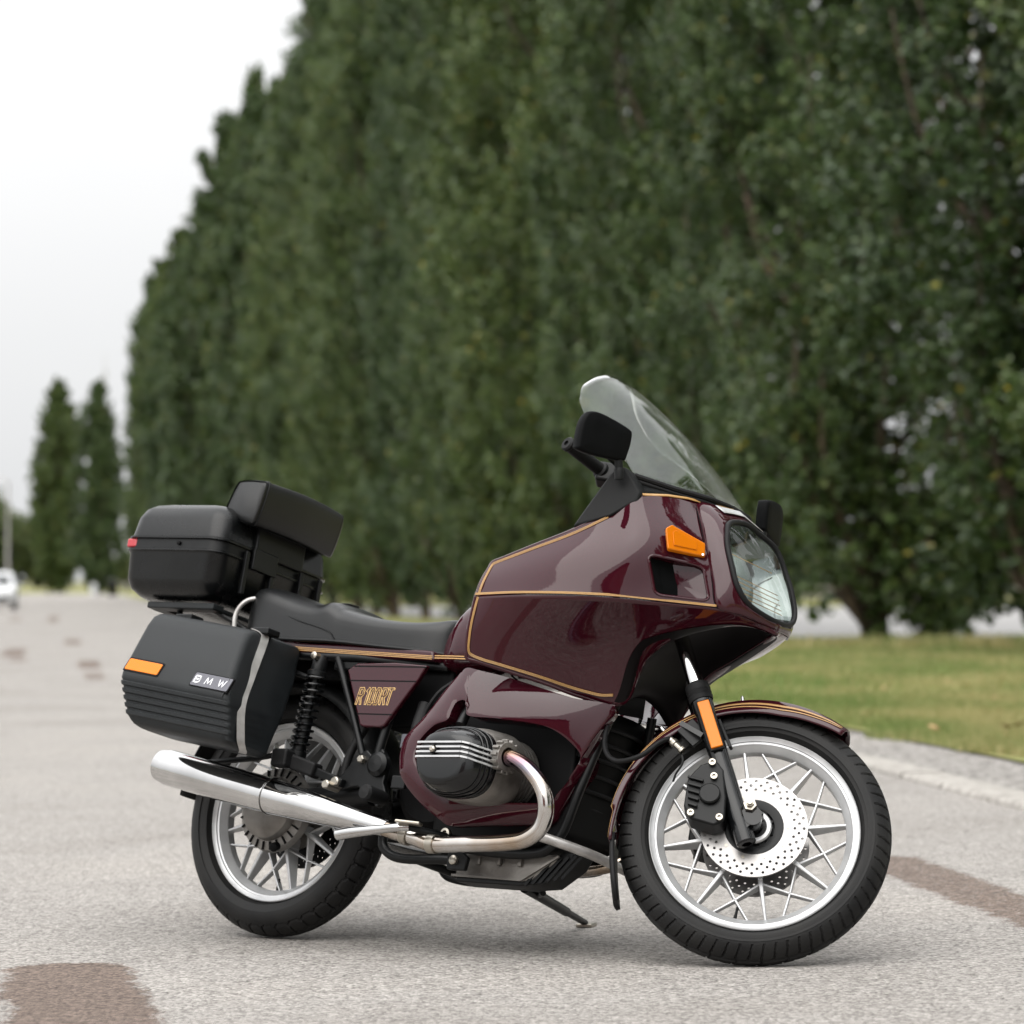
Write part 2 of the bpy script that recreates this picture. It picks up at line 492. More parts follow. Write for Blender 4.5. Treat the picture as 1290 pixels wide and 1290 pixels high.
M['kerb'] = noise_var(mat('kerb_granite', (.30, .28, .255), .8), (.22, .205, .185), (.37, .35, .32), 14, 8, .6, 90)
M['grass_ground'] = noise_var(mat('lawn', (.09, .12, .03), .9, spec=.1), (.10, .135, .04), (.27, .24, .105), .35, 8, .8, 25, lo=.3, hi=.68)

def sheet(name, rows, mt, dz=0.0, nx=2, flat=False):
    """rows: list of (y, x0, x1) -> strip following the rise of the ground"""
    v, f = [], []
    for y, x0, x1 in rows:
        xs = [x0, x1] if nx == 2 else [x0, -12, -6, -2.7] + [max(-2.6, x1 - 4.8) + (x1 - max(-2.6, x1 - 4.8)) * k / 6 for k in range(7)]
        if nx > 2 and x1 < -2.7: xs = [x0 + (x1 - x0) * k / 10 for k in range(11)]
        v += [(x, y, (zg(y) if flat else zr(x, y)) + dz) for x in xs]
    k = len(v) // len(rows)
    for i in range(len(rows) - 1):
        for j in range(k - 1): f.append((k * i + j, k * i + j + 1, k * i + k + j + 1, k * i + k + j))
    me = mesh(name, v, f); me.materials.append(mt)
    o = bpy.data.objects.new(name, me); col.objects.link(o)
    o['kind'] = 'structure'
    return o

ys = [-60, -30, 0, 8, 12, 15.3, 18.8, 25, 32, 40, 60, 80, 100, 110, 130, 150, 180, 220, 275, 335]
sheet('ground', [(y, -2500, 2500) for y in (-400, -60, 40, 100, 200, 400, 800, 1600, 4000)], M['grass_ground'], -.14, flat=True)
sheet('road', [(y, -70, kx(y)) for y in ys], M['road'], 0, nx=11)
sheet('gravel_path', [(y, kx(y) + .21, kx(y) + .86) for y in ys], M['path'], .018)
sheet('grass_verge', [(y, kx(y) + .76, kx(y) + 60) for y in ys], M['grass_ground'], .03)
lot = [(46, 10.8, 90), (58, 8.15, 90), (70, 5.5, 90), (100, 1.0, 90), (165, -12, 90)]
sheet('parking_ground', lot, M['lot'], .045)

# kerb stones
kerb = empty('kerb', (kx(20), 20, 0)); kerb['kind'] = 'structure'
rnd = random.Random(3)
def kerb_piece(y0, y1, parent, name):
    mb = MB(); h = .026 + rnd.uniform(-.003, .003); secs = []
    ny = 5 if y1 - y0 < 2 else 12
    for k in range(ny):
        y = y0 + (y1 - y0) * k / (ny - 1); x = kx(y); z = zr(x, y); w = rnd.uniform(-.004, .004)
        secs.append([(x + w, y, z - .05), (x + w, y, z + h - .012), (x + w + .014, y, z + h), (x + .21, y, z + h + .002), (x + .215, y, z - .05)])
    loft(mb, secs)
    o = mb.build(name, M['kerb'], None, sharp=50)
    o.parent = parent; o.matrix_parent_inverse = Matrix.Translation(-Vector(parent.location))
    return o
y = 6.0
while y < 60:
    l = 1.0 + rnd.uniform(-.12, .12)
    kerb_piece(y + .008, y + l - .008, kerb, 'kerb_stone')
    y += l
kerb_piece(60.2, 330, kerb, 'kerb_run')
for o in kerb.children: pass

# grass blades on the verge: nobody could count them
M['blade'] = mat('grass_blade', (.10, .14, .035), .6, spec=.2)
def blade_colour(m):
    b = m.node_tree.nodes['Principled BSDF']
    g = node(m, 'ShaderNodeNewGeometry')
    c = ramp(m, g.outputs['Random Per Island'], [(0, (.07, .125, .028)), (.45, (.125, .19, .047)), (.8, (.20, .25, .08)), (1, (.36, .32, .14))])
    d = ramp(m, g.outputs['Random Per Island'], [(0, (.16, .18, .055)), (.4, (.28, .265, .105)), (1, (.50, .42, .22))])
    tc = node(m, 'ShaderNodeTexCoord'); mpn = node(m, 'ShaderNodeMapping'); mpn.inputs['Scale'].default_value = (.7, .22, 1)
    link(m, tc.outputs['Object'], mpn.inputs['Vector'])
    n = node(m, 'ShaderNodeTexNoise', Scale=1.0, Detail=4); link(m, mpn.outputs[0], n.inputs['Vector'])
    f = ramp(m, n.outputs['Fac'], [(.43, (0, 0, 0)), (.62, (1, 1, 1))])
    link(m, mixc(m, f, c, d), b.inputs['Base Color'])
blade_colour(M['blade'])
rs = np.random.RandomState(5)
def blades(name, pts, h, w):
    n = len(pts)
    a = rs.uniform(0, 2 * np.pi, n); hh = h * rs.uniform(.45, 1.25, n); lean = rs.uniform(0, .7, n) * hh
    b = rs.uniform(0, 2 * np.pi, n)
    V = np.zeros((n, 3, 3))
    V[:, 0] = pts + np.stack([np.cos(a) * w, np.sin(a) * w, 0 * a], 1)
    V[:, 1] = pts - np.stack([np.cos(a) * w, np.sin(a) * w, 0 * a], 1)
    V[:, 2] = pts + np.stack([np.cos(b) * lean, np.sin(b) * lean, hh], 1)
    return V
def scatter(n, y0, y1, off0=.76, wide=None):
    Y = np.sqrt(rs.uniform(y0 ** 2, y1 ** 2, n))
    k = np.array([kx(q) for q in Y]); X1 = Y * .15 + .4
    x0 = k + off0 + .18 * np.sin(Y * 2.3) * np.sin(Y * .9 + 1); x0 = np.maximum(x0, -.05 * Y)
    X = x0 + (X1 - x0) * rs.uniform(0, 1, n)
    Z = np.array([zr(a_, q) for a_, q in zip(X, Y)]) + .028
    return np.stack([X, Y, Z], 1)
Vb = [blades('a', scatter(70000, 17, 30), .05, .0028), blades('b', scatter(50000, 30, 64), .07, .006)]
# long grass round the foot of the nearest trees
p = np.stack([rs.normal(5.6, 1.9, 9000), rs.normal(62, 2.2, 9000), np.full(9000, .03)], 1)
Vb.append(blades('c', p, .11, .008))
p = np.stack([8 + rs.normal(0, 1.6, 6000), 57.5 + rs.normal(0, .5, 6000), np.full(6000, .03)], 1)
Vb.append(blades('d', p, .22, .012))
V = np.concatenate(Vb)
me = bpy.data.meshes.new('grass')
n = len(V)
me.vertices.add(n * 3); me.vertices.foreach_set('co', V.reshape(-1).astype(np.float32))
me.loops.add(n * 3); me.loops.foreach_set('vertex_index', np.arange(n * 3, dtype=np.int32))
me.polygons.add(n); me.polygons.foreach_set('loop_start', np.arange(0, n * 3, 3, dtype=np.int32))
me.update(); me.materials.append(M['blade'])
o = bpy.data.objects.new('grass', me); col.objects.link(o)
tag(o, 'short green and straw coloured grass of the verge', 'grass', kind='stuff')

# ------------------------------------------------------------------ trees
def leaf_mat(name, stops, dark=1.0):
    m = bpy.data.materials.new(name); m.use_nodes = True
    nt = m.node_tree; b = nt.nodes['Principled BSDF']
    g = node(m, 'ShaderNodeNewGeometry')
    oi = node(m, 'ShaderNodeObjectInfo')
    c = ramp(m, g.outputs['Random Per Island'], stops)
    c = mixc(m, 1.0, c, ramp(m, oi.outputs['Random'], [(0, (.66, .74, .74)), (.5, (.95, .96, .95)), (1, (1.28, 1.2, 1.0))]), 'MULTIPLY')
    link(m, c, b.inputs['Base Color'])
    b.inputs['Roughness'].default_value = .42
    b.inputs['Specular IOR Level'].default_value = .5
    tr = nt.nodes.new('ShaderNodeBsdfTranslucent'); link(m, c, tr.inputs['Color'])
    mx = nt.nodes.new('ShaderNodeMixShader'); mx.inputs[0].default_value = .22
    out = nt.nodes['Material Output']
    link(m, b.outputs[0], mx.inputs[1]); link(m, tr.outputs[0], mx.inputs[2]); link(m, mx.outputs[0], out.inputs['Surface'])
    return m
M['leaf'] = leaf_mat('poplar_leaf', [(0, (.030, .058, .014)), (.5, (.058, .098, .025)), (.93, (.112, .158, .048)), (.985, (.13, .155, .05)), (.997, (.34, .27, .03))])
M['leaf2'] = leaf_mat('broad_leaf', [(0, (.05, .08, .025)), (.6, (.085, .115, .035)), (1, (.13, .14, .05))])
M['bark'] = noise_var(mat('bark', (.07, .05, .036), .9), (.04, .03, .023), (.12, .085, .06), 5, 8, .8, 20)

def leaf_cloud(centres, dirs, lens, rads, per, size, rs, face=None):
    n = len(centres) * per
    C = np.repeat(centres, per, 0); D = np.repeat(dirs, per, 0); Ln = np.repeat(lens, per); Rd = np.repeat(rads, per)
    t = rs.uniform(-.5, .5, n)
    off = rs.normal(0, 1, (n, 3)); off /= np.linalg.norm(off, axis=1)[:, None]
    off *= (rs.uniform(0, 1, n) ** .5)[:, None]
    w = np.sqrt(np.clip(1 - (2 * t) ** 2, .06, 1)) * Rd
    P = C + D * (t * Ln)[:, None] + off * w[:, None]
    a = rs.normal(0, 1, (n, 3)) + D * .5; a /= np.linalg.norm(a, axis=1)[:, None]
    nrm = off * .8 + rs.normal(0, .7, (n, 3)) + np.array([0, 0, .35])
    if face is not None: nrm = face * 1.1 + off * .5 + rs.normal(0, .42, (n, 3)) + np.array([0, 0, .35])
    s = np.cross(a, nrm); s /= np.linalg.norm(s, axis=1)[:, None]
    sz = size * rs.uniform(.65, 1.3, n)
    V = np.zeros((n, 4, 3))
    V[:, 0] = P - a * (sz * .5)[:, None]; V[:, 1] = P + s * (sz * .42)[:, None]
    V[:, 2] = P + a * (sz * .5)[:, None]; V[:, 3] = P - s * (sz * .42)[:, None]
    return V

def quad_mesh(name, V, mt):
    n = len(V)
    me = bpy.data.meshes.new(name)
    me.vertices.add(n * 4); me.vertices.foreach_set('co', V.reshape(-1).astype(np.float32))
    me.loops.add(n * 4); me.loops.foreach_set('vertex_index', np.arange(n * 4, dtype=np.int32))
    me.polygons.add(n); me.polygons.foreach_set('loop_start', np.arange(0, n * 4, 4, dtype=np.int32))
    me.update(); me.materials.append(mt)
    return me

def poplar_meshes(seed, foot=False, H=24.0, sprays=1650, per=54, size=.092):
    rs = np.random.RandomState(seed)
    zk = [0.25, 1.2, 2.6, 5, 10, 15, 19, 22, 23.4, 24]; rk = [.35, 1.05, 1.8, 2.2, 2.25, 1.95, 1.4, .8, .4, .04]
    # rising boughs, each an elongated clump made of many small leafy sprays
    nb = max(60, sprays // 5)
    zb = rs.uniform(0, 1, nb * 4) ** .92 * 22.6 + .25
    keep = rs.uniform(0, 1, len(zb)) < np.interp(zb, zk, rk) / 2.3 + .06
    zb = zb[keep][:nb]; nb = len(zb)
    # boughs crowd into upright columns round the trunk, with dark gaps between them
    ncol = 6; colth = rs.uniform(0, 1, ncol) * .5 + np.arange(ncol) * 2 * np.pi / ncol
    colr = rs.uniform(.74, 1.2, ncol)
    pick = rs.randint(0, ncol, nb)
    th = colth[pick] + rs.normal(0, .21, nb) + .4 * np.sin(zb * .32 + pick)
    outer = rs.uniform(0, 1, nb) < .82
    rb_ = np.interp(zb + .8, zk, rk) * colr[pick] * (1 + .12 * np.sin(zb * .9 + pick * 2)) * np.where(outer, rs.uniform(.60, .98, nb), rs.uniform(.05, .5, nb))
    Cb = np.stack([rb_ * np.cos(th), rb_ * np.sin(th), zb + .5], 1)
    tl = rs.uniform(.14, .40, nb)
    Db = np.stack([np.cos(th) * tl, np.sin(th) * tl, np.ones(nb)], 1) + rs.normal(0, .07, (nb, 3)); Db /= np.linalg.norm(Db, axis=1)[:, None]
    topf = np.clip((24.6 - zb) / 6, .3, 1) * np.clip((zb + 1.2) / 3, .5, 1)
    Lb = rs.uniform(.9, 2.2, nb) * topf; Rb = rs.uniform(.34, .72, nb) * topf
    m = 9
    C = np.repeat(Cb, m, 0); D = np.repeat(Db, m, 0); n = len(C)
    t = rs.uniform(-.5, .5, n); off = rs.normal(0, 1, (n, 3)); off[:, 2] *= .7; off += np.repeat(np.stack([np.cos(th), np.sin(th), 0 * th + .45], 1), m, 0) * .8
    off /= np.linalg.norm(off, axis=1)[:, None]
    w = np.sqrt(np.clip(1 - (2 * t) ** 2, .05, 1)) * np.repeat(Rb, m)
    C = C + D * (t * np.repeat(Lb, m))[:, None] + off * (w * rs.uniform(.6, 1.0, n))[:, None]
    D2 = D + off * .5 + rs.normal(0, .2, (n, 3)); D2 /= np.linalg.norm(D2, axis=1)[:, None]
    tf = np.repeat(topf, m)
    V = leaf_cloud(C, D2, rs.uniform(.35, .9, n) * tf, rs.uniform(.12, .26, n) * tf, per, size, rs, np.repeat(off, per, 0))
    # leaves deep inside the crown
    nf = 260; zf = rs.uniform(.9, 22.5, nf); af = rs.uniform(0, 6.28, nf); rf = np.interp(zf, zk, rk) * rs.uniform(.1, .62, nf)
    Cf = np.stack([rf * np.cos(af), rf * np.sin(af), zf], 1); Df = np.tile(np.array([[0, 0, 1.0]]), (nf, 1))
    V = np.concatenate([V, leaf_cloud(Cf, Df, rs.uniform(1.2, 2.4, nf), rs.uniform(.3, .55, nf) * np.clip((24 - zf) / 6, .3, 1), 60, size * 1.8, rs)])
    if foot:        # leafy shoots from the foot, thickest on the right
        nf = 150; a_ = rs.uniform(-1.3, 1.1, nf); q_ = rs.uniform(.35, 1.0, nf); zf = rs.uniform(.25, 3.4, nf)
        rf = q_ * (.55 + .55 * zf)
        Cf = np.stack([.45 + rf * np.cos(a_), rf * np.sin(a_) * .9 - .2, zf], 1); Df = np.stack([np.cos(a_) * .5, np.sin(a_) * .5, np.ones(nf)], 1); Df /= np.linalg.norm(Df, axis=1)[:, None]
        V = np.concatenate([V, leaf_cloud(Cf, Df, rs.uniform(.4, .9, nf), rs.uniform(.14, .30, nf), 120, size * .95, rs)])
    V[..., 2] = np.maximum(V[..., 2], .12)
    crown = quad_mesh('crown', V, M['leaf'])
    # trunk and rising limbs
    mb = MB()
    tube(mb, [(0, 0, -.2), (.03, .02, 1), (-.04, .03, 5), (.02, -.04, 12), (0, 0, 19), (0, 0, 23.5)], [.20, .165, .14, .11, .06, .015], 9, 24)
    tr = mesh('trunk', mb.v, mb.f); tr.materials.append(M['bark'])
    ml = MB()
    for k in range(46):
        a = rs.uniform(0, 6.28); z0 = rs.uniform(.25, 17) if k > 7 else rs.uniform(.05, .8)
        ln = rs.uniform(2.5, 5.5); r0 = float(np.interp(z0 + ln * .7, zk, rk)) * rs.uniform(.55, .9)
        q = [(0, 0, z0), (.4 * r0 * math.cos(a), .4 * r0 * math.sin(a), z0 + ln * .22), (.8 * r0 * math.cos(a), .8 * r0 * math.sin(a), z0 + ln * .6), (r0 * math.cos(a + .1), r0 * math.sin(a + .1), z0 + ln)]
        tube(ml, q, [rs.uniform(.05, .09), .012], 6, 8)
    lm = mesh('limbs', ml.v, ml.f); lm.materials.append(M['bark'])
    return crown, tr, lm

def round_meshes(seed, H, W, sprays, per, size):
    rs = np.random.RandomState(seed)
    u = rs.normal(0, 1, (sprays, 3)); u /= np.linalg.norm(u, axis=1)[:, None]
    q = np.where(rs.uniform(0, 1, sprays) < .7, rs.uniform(.7, 1.02, sprays), rs.uniform(.2, .75, sprays))
    q = q * (1 + .18 * np.sin(4 * u[:, 0] + seed) * np.cos(5 * u[:, 2]))
    C = u * q[:, None] * np.array([W, W, H * .46]) + np.array([0, 0, H * .54])
    V = leaf_cloud(C, u, rs.uniform(.6, 1.2, sprays) * W * .3, rs.uniform(.5, 1, sprays) * W * .2, per, size, rs)
    V[..., 2] = np.maximum(V[..., 2], .1)
    crown = quad_mesh('crown', V, M['leaf2'])
    mb = MB(); tube(mb, [(0, 0, -.2), (.05, 0, H * .3), (0, .05, H * .8)], [H * .03, H * .02, .02], 8, 10)
    tr = mesh('trunk', mb.v, mb.f); tr.materials.append(M['bark'])
    return crown, tr, None

def plant(name, meshes, loc, rz, sc, label, cat='tree', group=None):
    r = empty(name, loc, rz)
    r.scale = sc
    for nm, me in zip(('crown', 'trunk', 'limbs'), meshes):
        if me is None: continue
        o = bpy.data.objects.new(nm, me); col.objects.link(o); o.parent = r
    tag(r, label, cat, group)
    return r

POP = [poplar_meshes(11 + k) for k in range(3)]
POPF = [poplar_meshes(31 + k, sprays=1250, per=34, size=.17) for k in range(2)]
POPL = [poplar_meshes(41 + k, sprays=1900, per=40, size=.2) for k in range(2)]
rt = random.Random(8)
POPA = poplar_meshes(17, True)
TREE_Y = [46.5, 52.0, 60.9] + [69.5 + 6.7 * k for k in range(27)]
for i, y in enumerate(TREE_Y):
    x = 6.2 - .163 * (y - 61) + (rt.uniform(-.55, .55) if i > 2 else (.7, -.02, -.25)[i])
    h = rt.uniform(.98, 1.16) * float(np.interp(y, [170, 200, 225, 250], [1.0, .92, .84, .80]))
    w = rt.uniform(.88, 1.2) if i > 2 else (1.1, 1.32, 1.3)[i]
    ms = POPA if i == 2 else POP[i % 3] if y < 150 else POPF[i % 2]
    if i == 0: lb = 'tall green poplar at the right edge of the photo, nearest of the row'
    elif i == 1: lb = 'tall green poplar just right of the one with the visible brown trunk'
    elif i == 2: lb = 'tall green poplar with a bare brown trunk foot on the grass right of the motorcycle'
    elif y > 240: lb = 'last poplar at the far left end of the closed row'
    else: lb = 'tall green poplar in the closed row behind the motorcycle'
    if 3 <= i <= 8: lb = ('first', 'second', 'third', 'fourth', 'fifth', 'sixth')[i - 3] + ' tall poplar to the left of the one with the bare trunk foot'
    if y > 240: lb = 'last poplar at the far left end of the closed row before the gap'
    plant('poplar_tree', ms, (x, y, zg(y) + .02), rt.uniform(0, 6.28) if i != 2 else 0.0, (w, w, h), lb, 'tree', 'poplars in a row along the road')
# the row goes on beside and behind the photographer; glossy parts mirror it
for k in range(11):
    y = 39.5 - 7.0 * k; x = 6.2 - .163 * (y - 61) + rt.uniform(-.3, .3) + .6
    w = rt.uniform(.95, 1.1)
    plant('poplar_tree', POP[k % 3], (x, y, .02), rt.uniform(0, 6.28), (w, w, rt.uniform(1.0, 1.12)), 'tall green poplar of the row beyond the right edge of the photo', 'tree', 'poplars in a row along the road')
plant('poplar_tree', POPL[0], (-36.4, 324, zg(324)), 1.0, (.92, .92, .81), 'lone blunt-topped poplar beyond the gap, right one of two', 'tree', 'poplars in a row along the road')
plant('poplar_tree', POPL[1], (-42.6, 345, zg(345)), 2.0, (1.12, 1.12, .865), 'lone pointed poplar beyond the gap, leftmost of all the poplars', 'tree', 'poplars in a row along the road')
RND = [round_meshes(51, 7, 3.4, 330, 60, .3), round_meshes(52, 3.2, 2.6, 240, 50, .22)]
far = [(-51.5, 372, 1.25, 0), (-55, 380, 1.45, 0), (-47.6, 378, .75, 0), (-42, 400, .6, 0), (-36, 405, .6, 0), (-60, 360, 1.4, 0)]
for i, (x, y, s, k) in enumerate(far):
    plant('broadleaf_tree', RND[k], (x, y, zg(y)), i * 1.3, (s, s, s), 'hazy round-crowned tree far behind the parked white car' if x < -43.5 else 'low round tree far behind the two lone poplars', 'tree', 'far trees at the end of the road')
for i in range(15):
    x = -6 + i * 4.4 + rt.uniform(-1, 1); y = 186 + rt.uniform(-5, 8); s = rt.uniform(.6, 1.3)
    plant('broadleaf_tree', RND[i % 2], (x, y, zg(y)), i * 2.1, (s * 1.2, s * 1.2, s), 'round shrub or small tree at the back of the parking ground', 'tree', 'shrubs behind the parking ground')

# fallen leaves on the verge
M['dry'] = mat('dry_leaf', (.30, .20, .08), .7)
M['dry2'] = mat('pale_leaf', (.62, .58, .5), .7)
lv = [(3.25, 24.5), (2.9, 21.6), (3.02, 21.9), (3.2, 22.4), (3.3, 21.2), (2.55, 26.8), (2.45, 21.4), (3.6, 27.5), (2.75, 20.6), (3.05, 30.2), (3.9, 33), (2.3, 23.9)]
for i, (x, y) in enumerate(lv):
    mb = MB(); s = rt.uniform(.035, .06)
    pts = [(-1, 0, .0), (-.5, .45, .12), (.2, .55, .2), (1, 0, .1), (.2, -.5, .25), (-.5, -.4, .1)]
    mb.add([(a * s, b * s, c * s) for a, b, c in pts], [(0, 1, 5), (1, 2, 4, 5), (2, 3, 4)])
    o = mb.build('fallen_leaf', M['dry2'] if i == 3 else M['dry'], None, solid=.001)
    o.location = (x, y, zr(x, y) + .075); o.rotation_euler = (rt.uniform(-.5, .5), rt.uniform(-.6, .6), rt.uniform(0, 6))
    tag(o, 'pale whitish fallen leaf lying on the grass verge' if i == 3 else 'dry tan fallen leaf lying on the grass verge', 'leaf', 'fallen leaves on the verge')

# ------------------------------------------------------------------ far street things
def car(loc, rz):
    r = empty('parked_car', loc, rz)
    # x across, y length (front at -y), z up
    prof = [(-2.1, .35), (-2.16, .55), (-2.08, .78), (-1.75, .92), (-1.05, 1.02), (-.35, 1.48), (.2, 1.58), (1.3, 1.55), (1.85, 1.2), (2.05, .9), (2.08, .4), (1.5, .24), (-1.6, .24)]
    mb = MB(); secs = []
    for x, s, zt in ((-.9, .93, 0), (-.86, .985, 0), (-.72, 1, 1), (0, 1.0, 1.01), (.72, 1, 1), (.86, .985, 0), (.9, .93, 0)):
        q = []
        for yy, z in prof:
            xx = x * (1 - .22 * max(0, z - .95) / .6)
            q.append((xx, yy * s, z * (1 if z < 1 else (1 + .015 * zt)) - (1 - s) * .1))
        secs.append(q)
    loft(mb, secs); mb.build('body', M['white'], r, sharp=50)
    g = MB(); g.add([(-.66, -1.07, 1.025), (.66, -1.07, 1.025), (.56, -.40, 1.47), (-.56, -.40, 1.47)], [(0, 1, 2, 3)]); g.build('windscreen', M['glassdark'], r, solid=.01, off=1)
    for s in (-1, 1):
        g = MB(); g.add([(s * .885, -.85, 1.0), (s * .885, 1.5, 1.02), (s * .74, 1.3, 1.46), (s * .745, -.3, 1.46)], [(0, 1, 2, 3)]); g.build('side_window', M['glassdark'], r, solid=.01, off=0)
        h = MB(); box(h, (s * .62, -2.08, .72), (.36, .12, .14)); h.build('headlight', M['letter'], r, bevel=.03)
        k = MB(); box(k, (s * 1.0, -.75, 1.02), (.2, .1, .14)); k.build('mirror', M['white'], r, bevel=.03)
        for yy in (-1.35, 1.3):
            w = MB(); lathe(w, [(-.1, .12), (-.1, .31), (-.07, .34), (.07, .34), (.1, .31), (.1, .12)], (s * .80, yy, .34), (1, 0, 0), 20)
            w_ = w.build('wheel', M['tyre'], r)
            k = MB(); lathe(k, [(-.105, .0), (-.105, .2), (.105, .2), (.105, 0)], (s * .80, yy, .34), (1, 0, 0), 16); k.build('rim', M['silver'], w_)
    b = MB(); box(b, (0, -2.12, .48), (1.1, .1, .16)); b.build('grille', M['dark'], r, bevel=.02)
    p = MB(); box(p, (0, -2.18, .5), (.5, .02, .11)); p.build('number_plate', M['letter'], r)
    tag(r, 'white car parked at the left edge of the photo', 'car')
car((-21.75, 155, zg(155)), R(6))

mb = MB(); tube(mb, [(0, 0, -.1), (0, 0, 3), (0, 0, 6.6)], [.11, .09, .06], 10, 6)
lp = empty('street_lamp', (-27.4, 200, zg(200))); tag(lp, 'grey lamp post behind the parked white car', 'lamp post')
mb.build('pole', M['strap'], lp)
mb = MB(); tube(mb, [(0, 0, 6.55), (-.3, 0, 6.75), (-.9, 0, 6.8)], .04, 8, 8); mb.build('arm', M['strap'], lp)
mb = MB(); lathe(mb, [(0, .02), (.05, .12), (.5, .14), (.65, .03)], (-.85, 0, 6.8), (-1, 0, 0), 12); mb.build('lamp_head', M['strap'], lp)

b = empty('litter_bin', (-30.6, 282, zg(282))); tag(b, 'dark litter bin on the grass at the left end of the poplar row', 'bin')
mb = MB(); lathe(mb, [(0, .28), (.05, .36), (1.0, .42), (1.0, .36), (.9, .34), (.1, .3)], (0, 0, 0), (0, 0, 1), 18, caps=False); mb.build('barrel', M['dark'], b)
mb = MB(); lathe(mb, [(0, .44), (.06, .45), (.2, .3), (.26, .05)], (0, 0, 1.1), (0, 0, 1), 18); mb.build('lid', M['plastic'], b)
for s in (-1, 1):
    mb = MB(); tube(mb, [(s * .38, 0, .9), (s * .4, 0, 1.12)], .025, 6); mb.build('bracket', M['dark'], b)
c = empty('utility_cabinet', (-32.4, 285, zg(285))); tag(c, 'small pale grey utility box beside the bin', 'utility box')
mb = MB(); box(mb, (0, 0, .5), (.42, .35, 1.0)); mb.build('housing', M['white'], c, bevel=.02)
mb = MB(); box(mb, (0, 0, 1.03), (.48, .41, .05)); mb.build('roof', M['badge'], c, bevel=.01)
mb = MB(); box(mb, (0, -.18, .5), (.34, .02, .8)); mb.build('door', M['white'], c, bevel=.004)

f = empty('rail_fence', (-45, 392, zg(392))); tag(f, 'low pale rail fence across the far end of the road', 'fence')
for k in range(15):
    mb = MB(); box(mb, (-20 + k * 3, 0, .45), (.14, .14, .9)); mb.build('post', M['kerb'], f)
for z in (.5, .85):
    mb = MB(); box(mb, (1, -.1, z), (44, .06, .16)); mb.build('rail', M['kerb'], f)
f = empty('rail_fence', (22, 172, zg(172))); tag(f, 'low pale rail fence behind the parking ground at right', 'fence')
for k in range(13):
    mb = MB(); box(mb, (-18 + k * 3, 0, .45), (.12, .12, .9)); mb.build('post', M['kerb'], f)
for z in (.5, .85):
    mb = MB(); box(mb, (0, -.1, z), (38, .06, .14)); mb.build('rail', M['kerb'], f)

ma = empty('radio_mast', (-166, 1500, zg(1500) - 1)); tag(ma, 'thin radio mast rising faintly above the far trees', 'mast')
mb = MB()
for k in range(3):
    a = k * 2.094
    tube(mb, [(1.4 * math.cos(a), 1.4 * math.sin(a), 0), (.35 * math.cos(a), .35 * math.sin(a), 88)], .16, 5, 2)
for k in range(22):
    z = 4 * k; s = 1.4 - 1.05 * z / 88
    for q in range(3):
        a, b2 = q * 2.094, (q + 1) * 2.094
        tube(mb, [(s * math.cos(a), s * math.sin(a), z), (s * math.cos(b2), s * math.sin(b2), z + 4)], .09, 4, 2)
mb.build('lattice', M['strap'], ma)
mb = MB(); tube(mb, [(0, 0, 87), (0, 0, 95)], .12, 5); mb.build('antenna', M['strap'], ma)

# red building across the road, behind the photographer: the glossy fairing mirrors it
M['brick'] = noise_var(mat('red_render', (.20, .045, .03), .8), (.17, .036, .024), (.23, .055, .038), 2, 6)
bd_ = empty('apartment_house', (-19.5, -33, 0), R(-27)); tag(bd_, 'dark red house across the road mirrored in the glossy fairing', 'building')
mb = MB(); box(mb, (0, 0, 6.5), (24, 10, 13)); mb.build('wall', M['brick'], bd_)
mb = MB(); prism(mb, [(-12.4, 13.0), (12.4, 13.0), (12.4, 13.35), (9, 15.2), (-9, 15.2), (-12.4, 13.35)], -5.4, 5.4); mb.build('roof', M['dark'], bd_)
for fl in range(4):
    for k in range(7):
        x0 = -10.2 + 3.4 * k; z0 = 1.9 + 3.1 * fl
        mb = MB(); box(mb, (x0, 5.0, z0), (1.5, .12, 1.7)); wd = mb.build('window', M['white'], bd_)
        mb = MB(); box(mb, (x0, 5.05, z0), (1.3, .06, 1.5)); mb.build('pane', M['glassdark'], wd)

# ------------------------------------------------------------------ the motorcycle (x forward from the rear axle, y left, z up)
bike = empty('motorcycle')
bike.rotation_mode = 'QUATERNION'
BM = Matrix.Translation((-.6367, 9.7251, -.007)) @ Matrix.Rotation(R(-37.552), 4, 'Z') @ Matrix.Rotation(R(-14.7255), 4, 'X') @ Matrix.Rotation(R(-.3561), 4, 'Y')
bike.matrix_world = BM
tag(bike, 'maroon touring motorcycle with full fairing and black luggage cases parked on the asphalt', 'motorcycle')
RAKE = R(28.5)
SA = Vector((-math.sin(RAKE), 0, math.cos(RAKE))); SP = Vector((1.56, 0, 0))
STEER = Matrix.Translation(SP) @ Matrix.Rotation(R(31.788), 4, SA) @ Matrix.Translation(-SP)
def steered(o):
    o.matrix_local = STEER
    return o

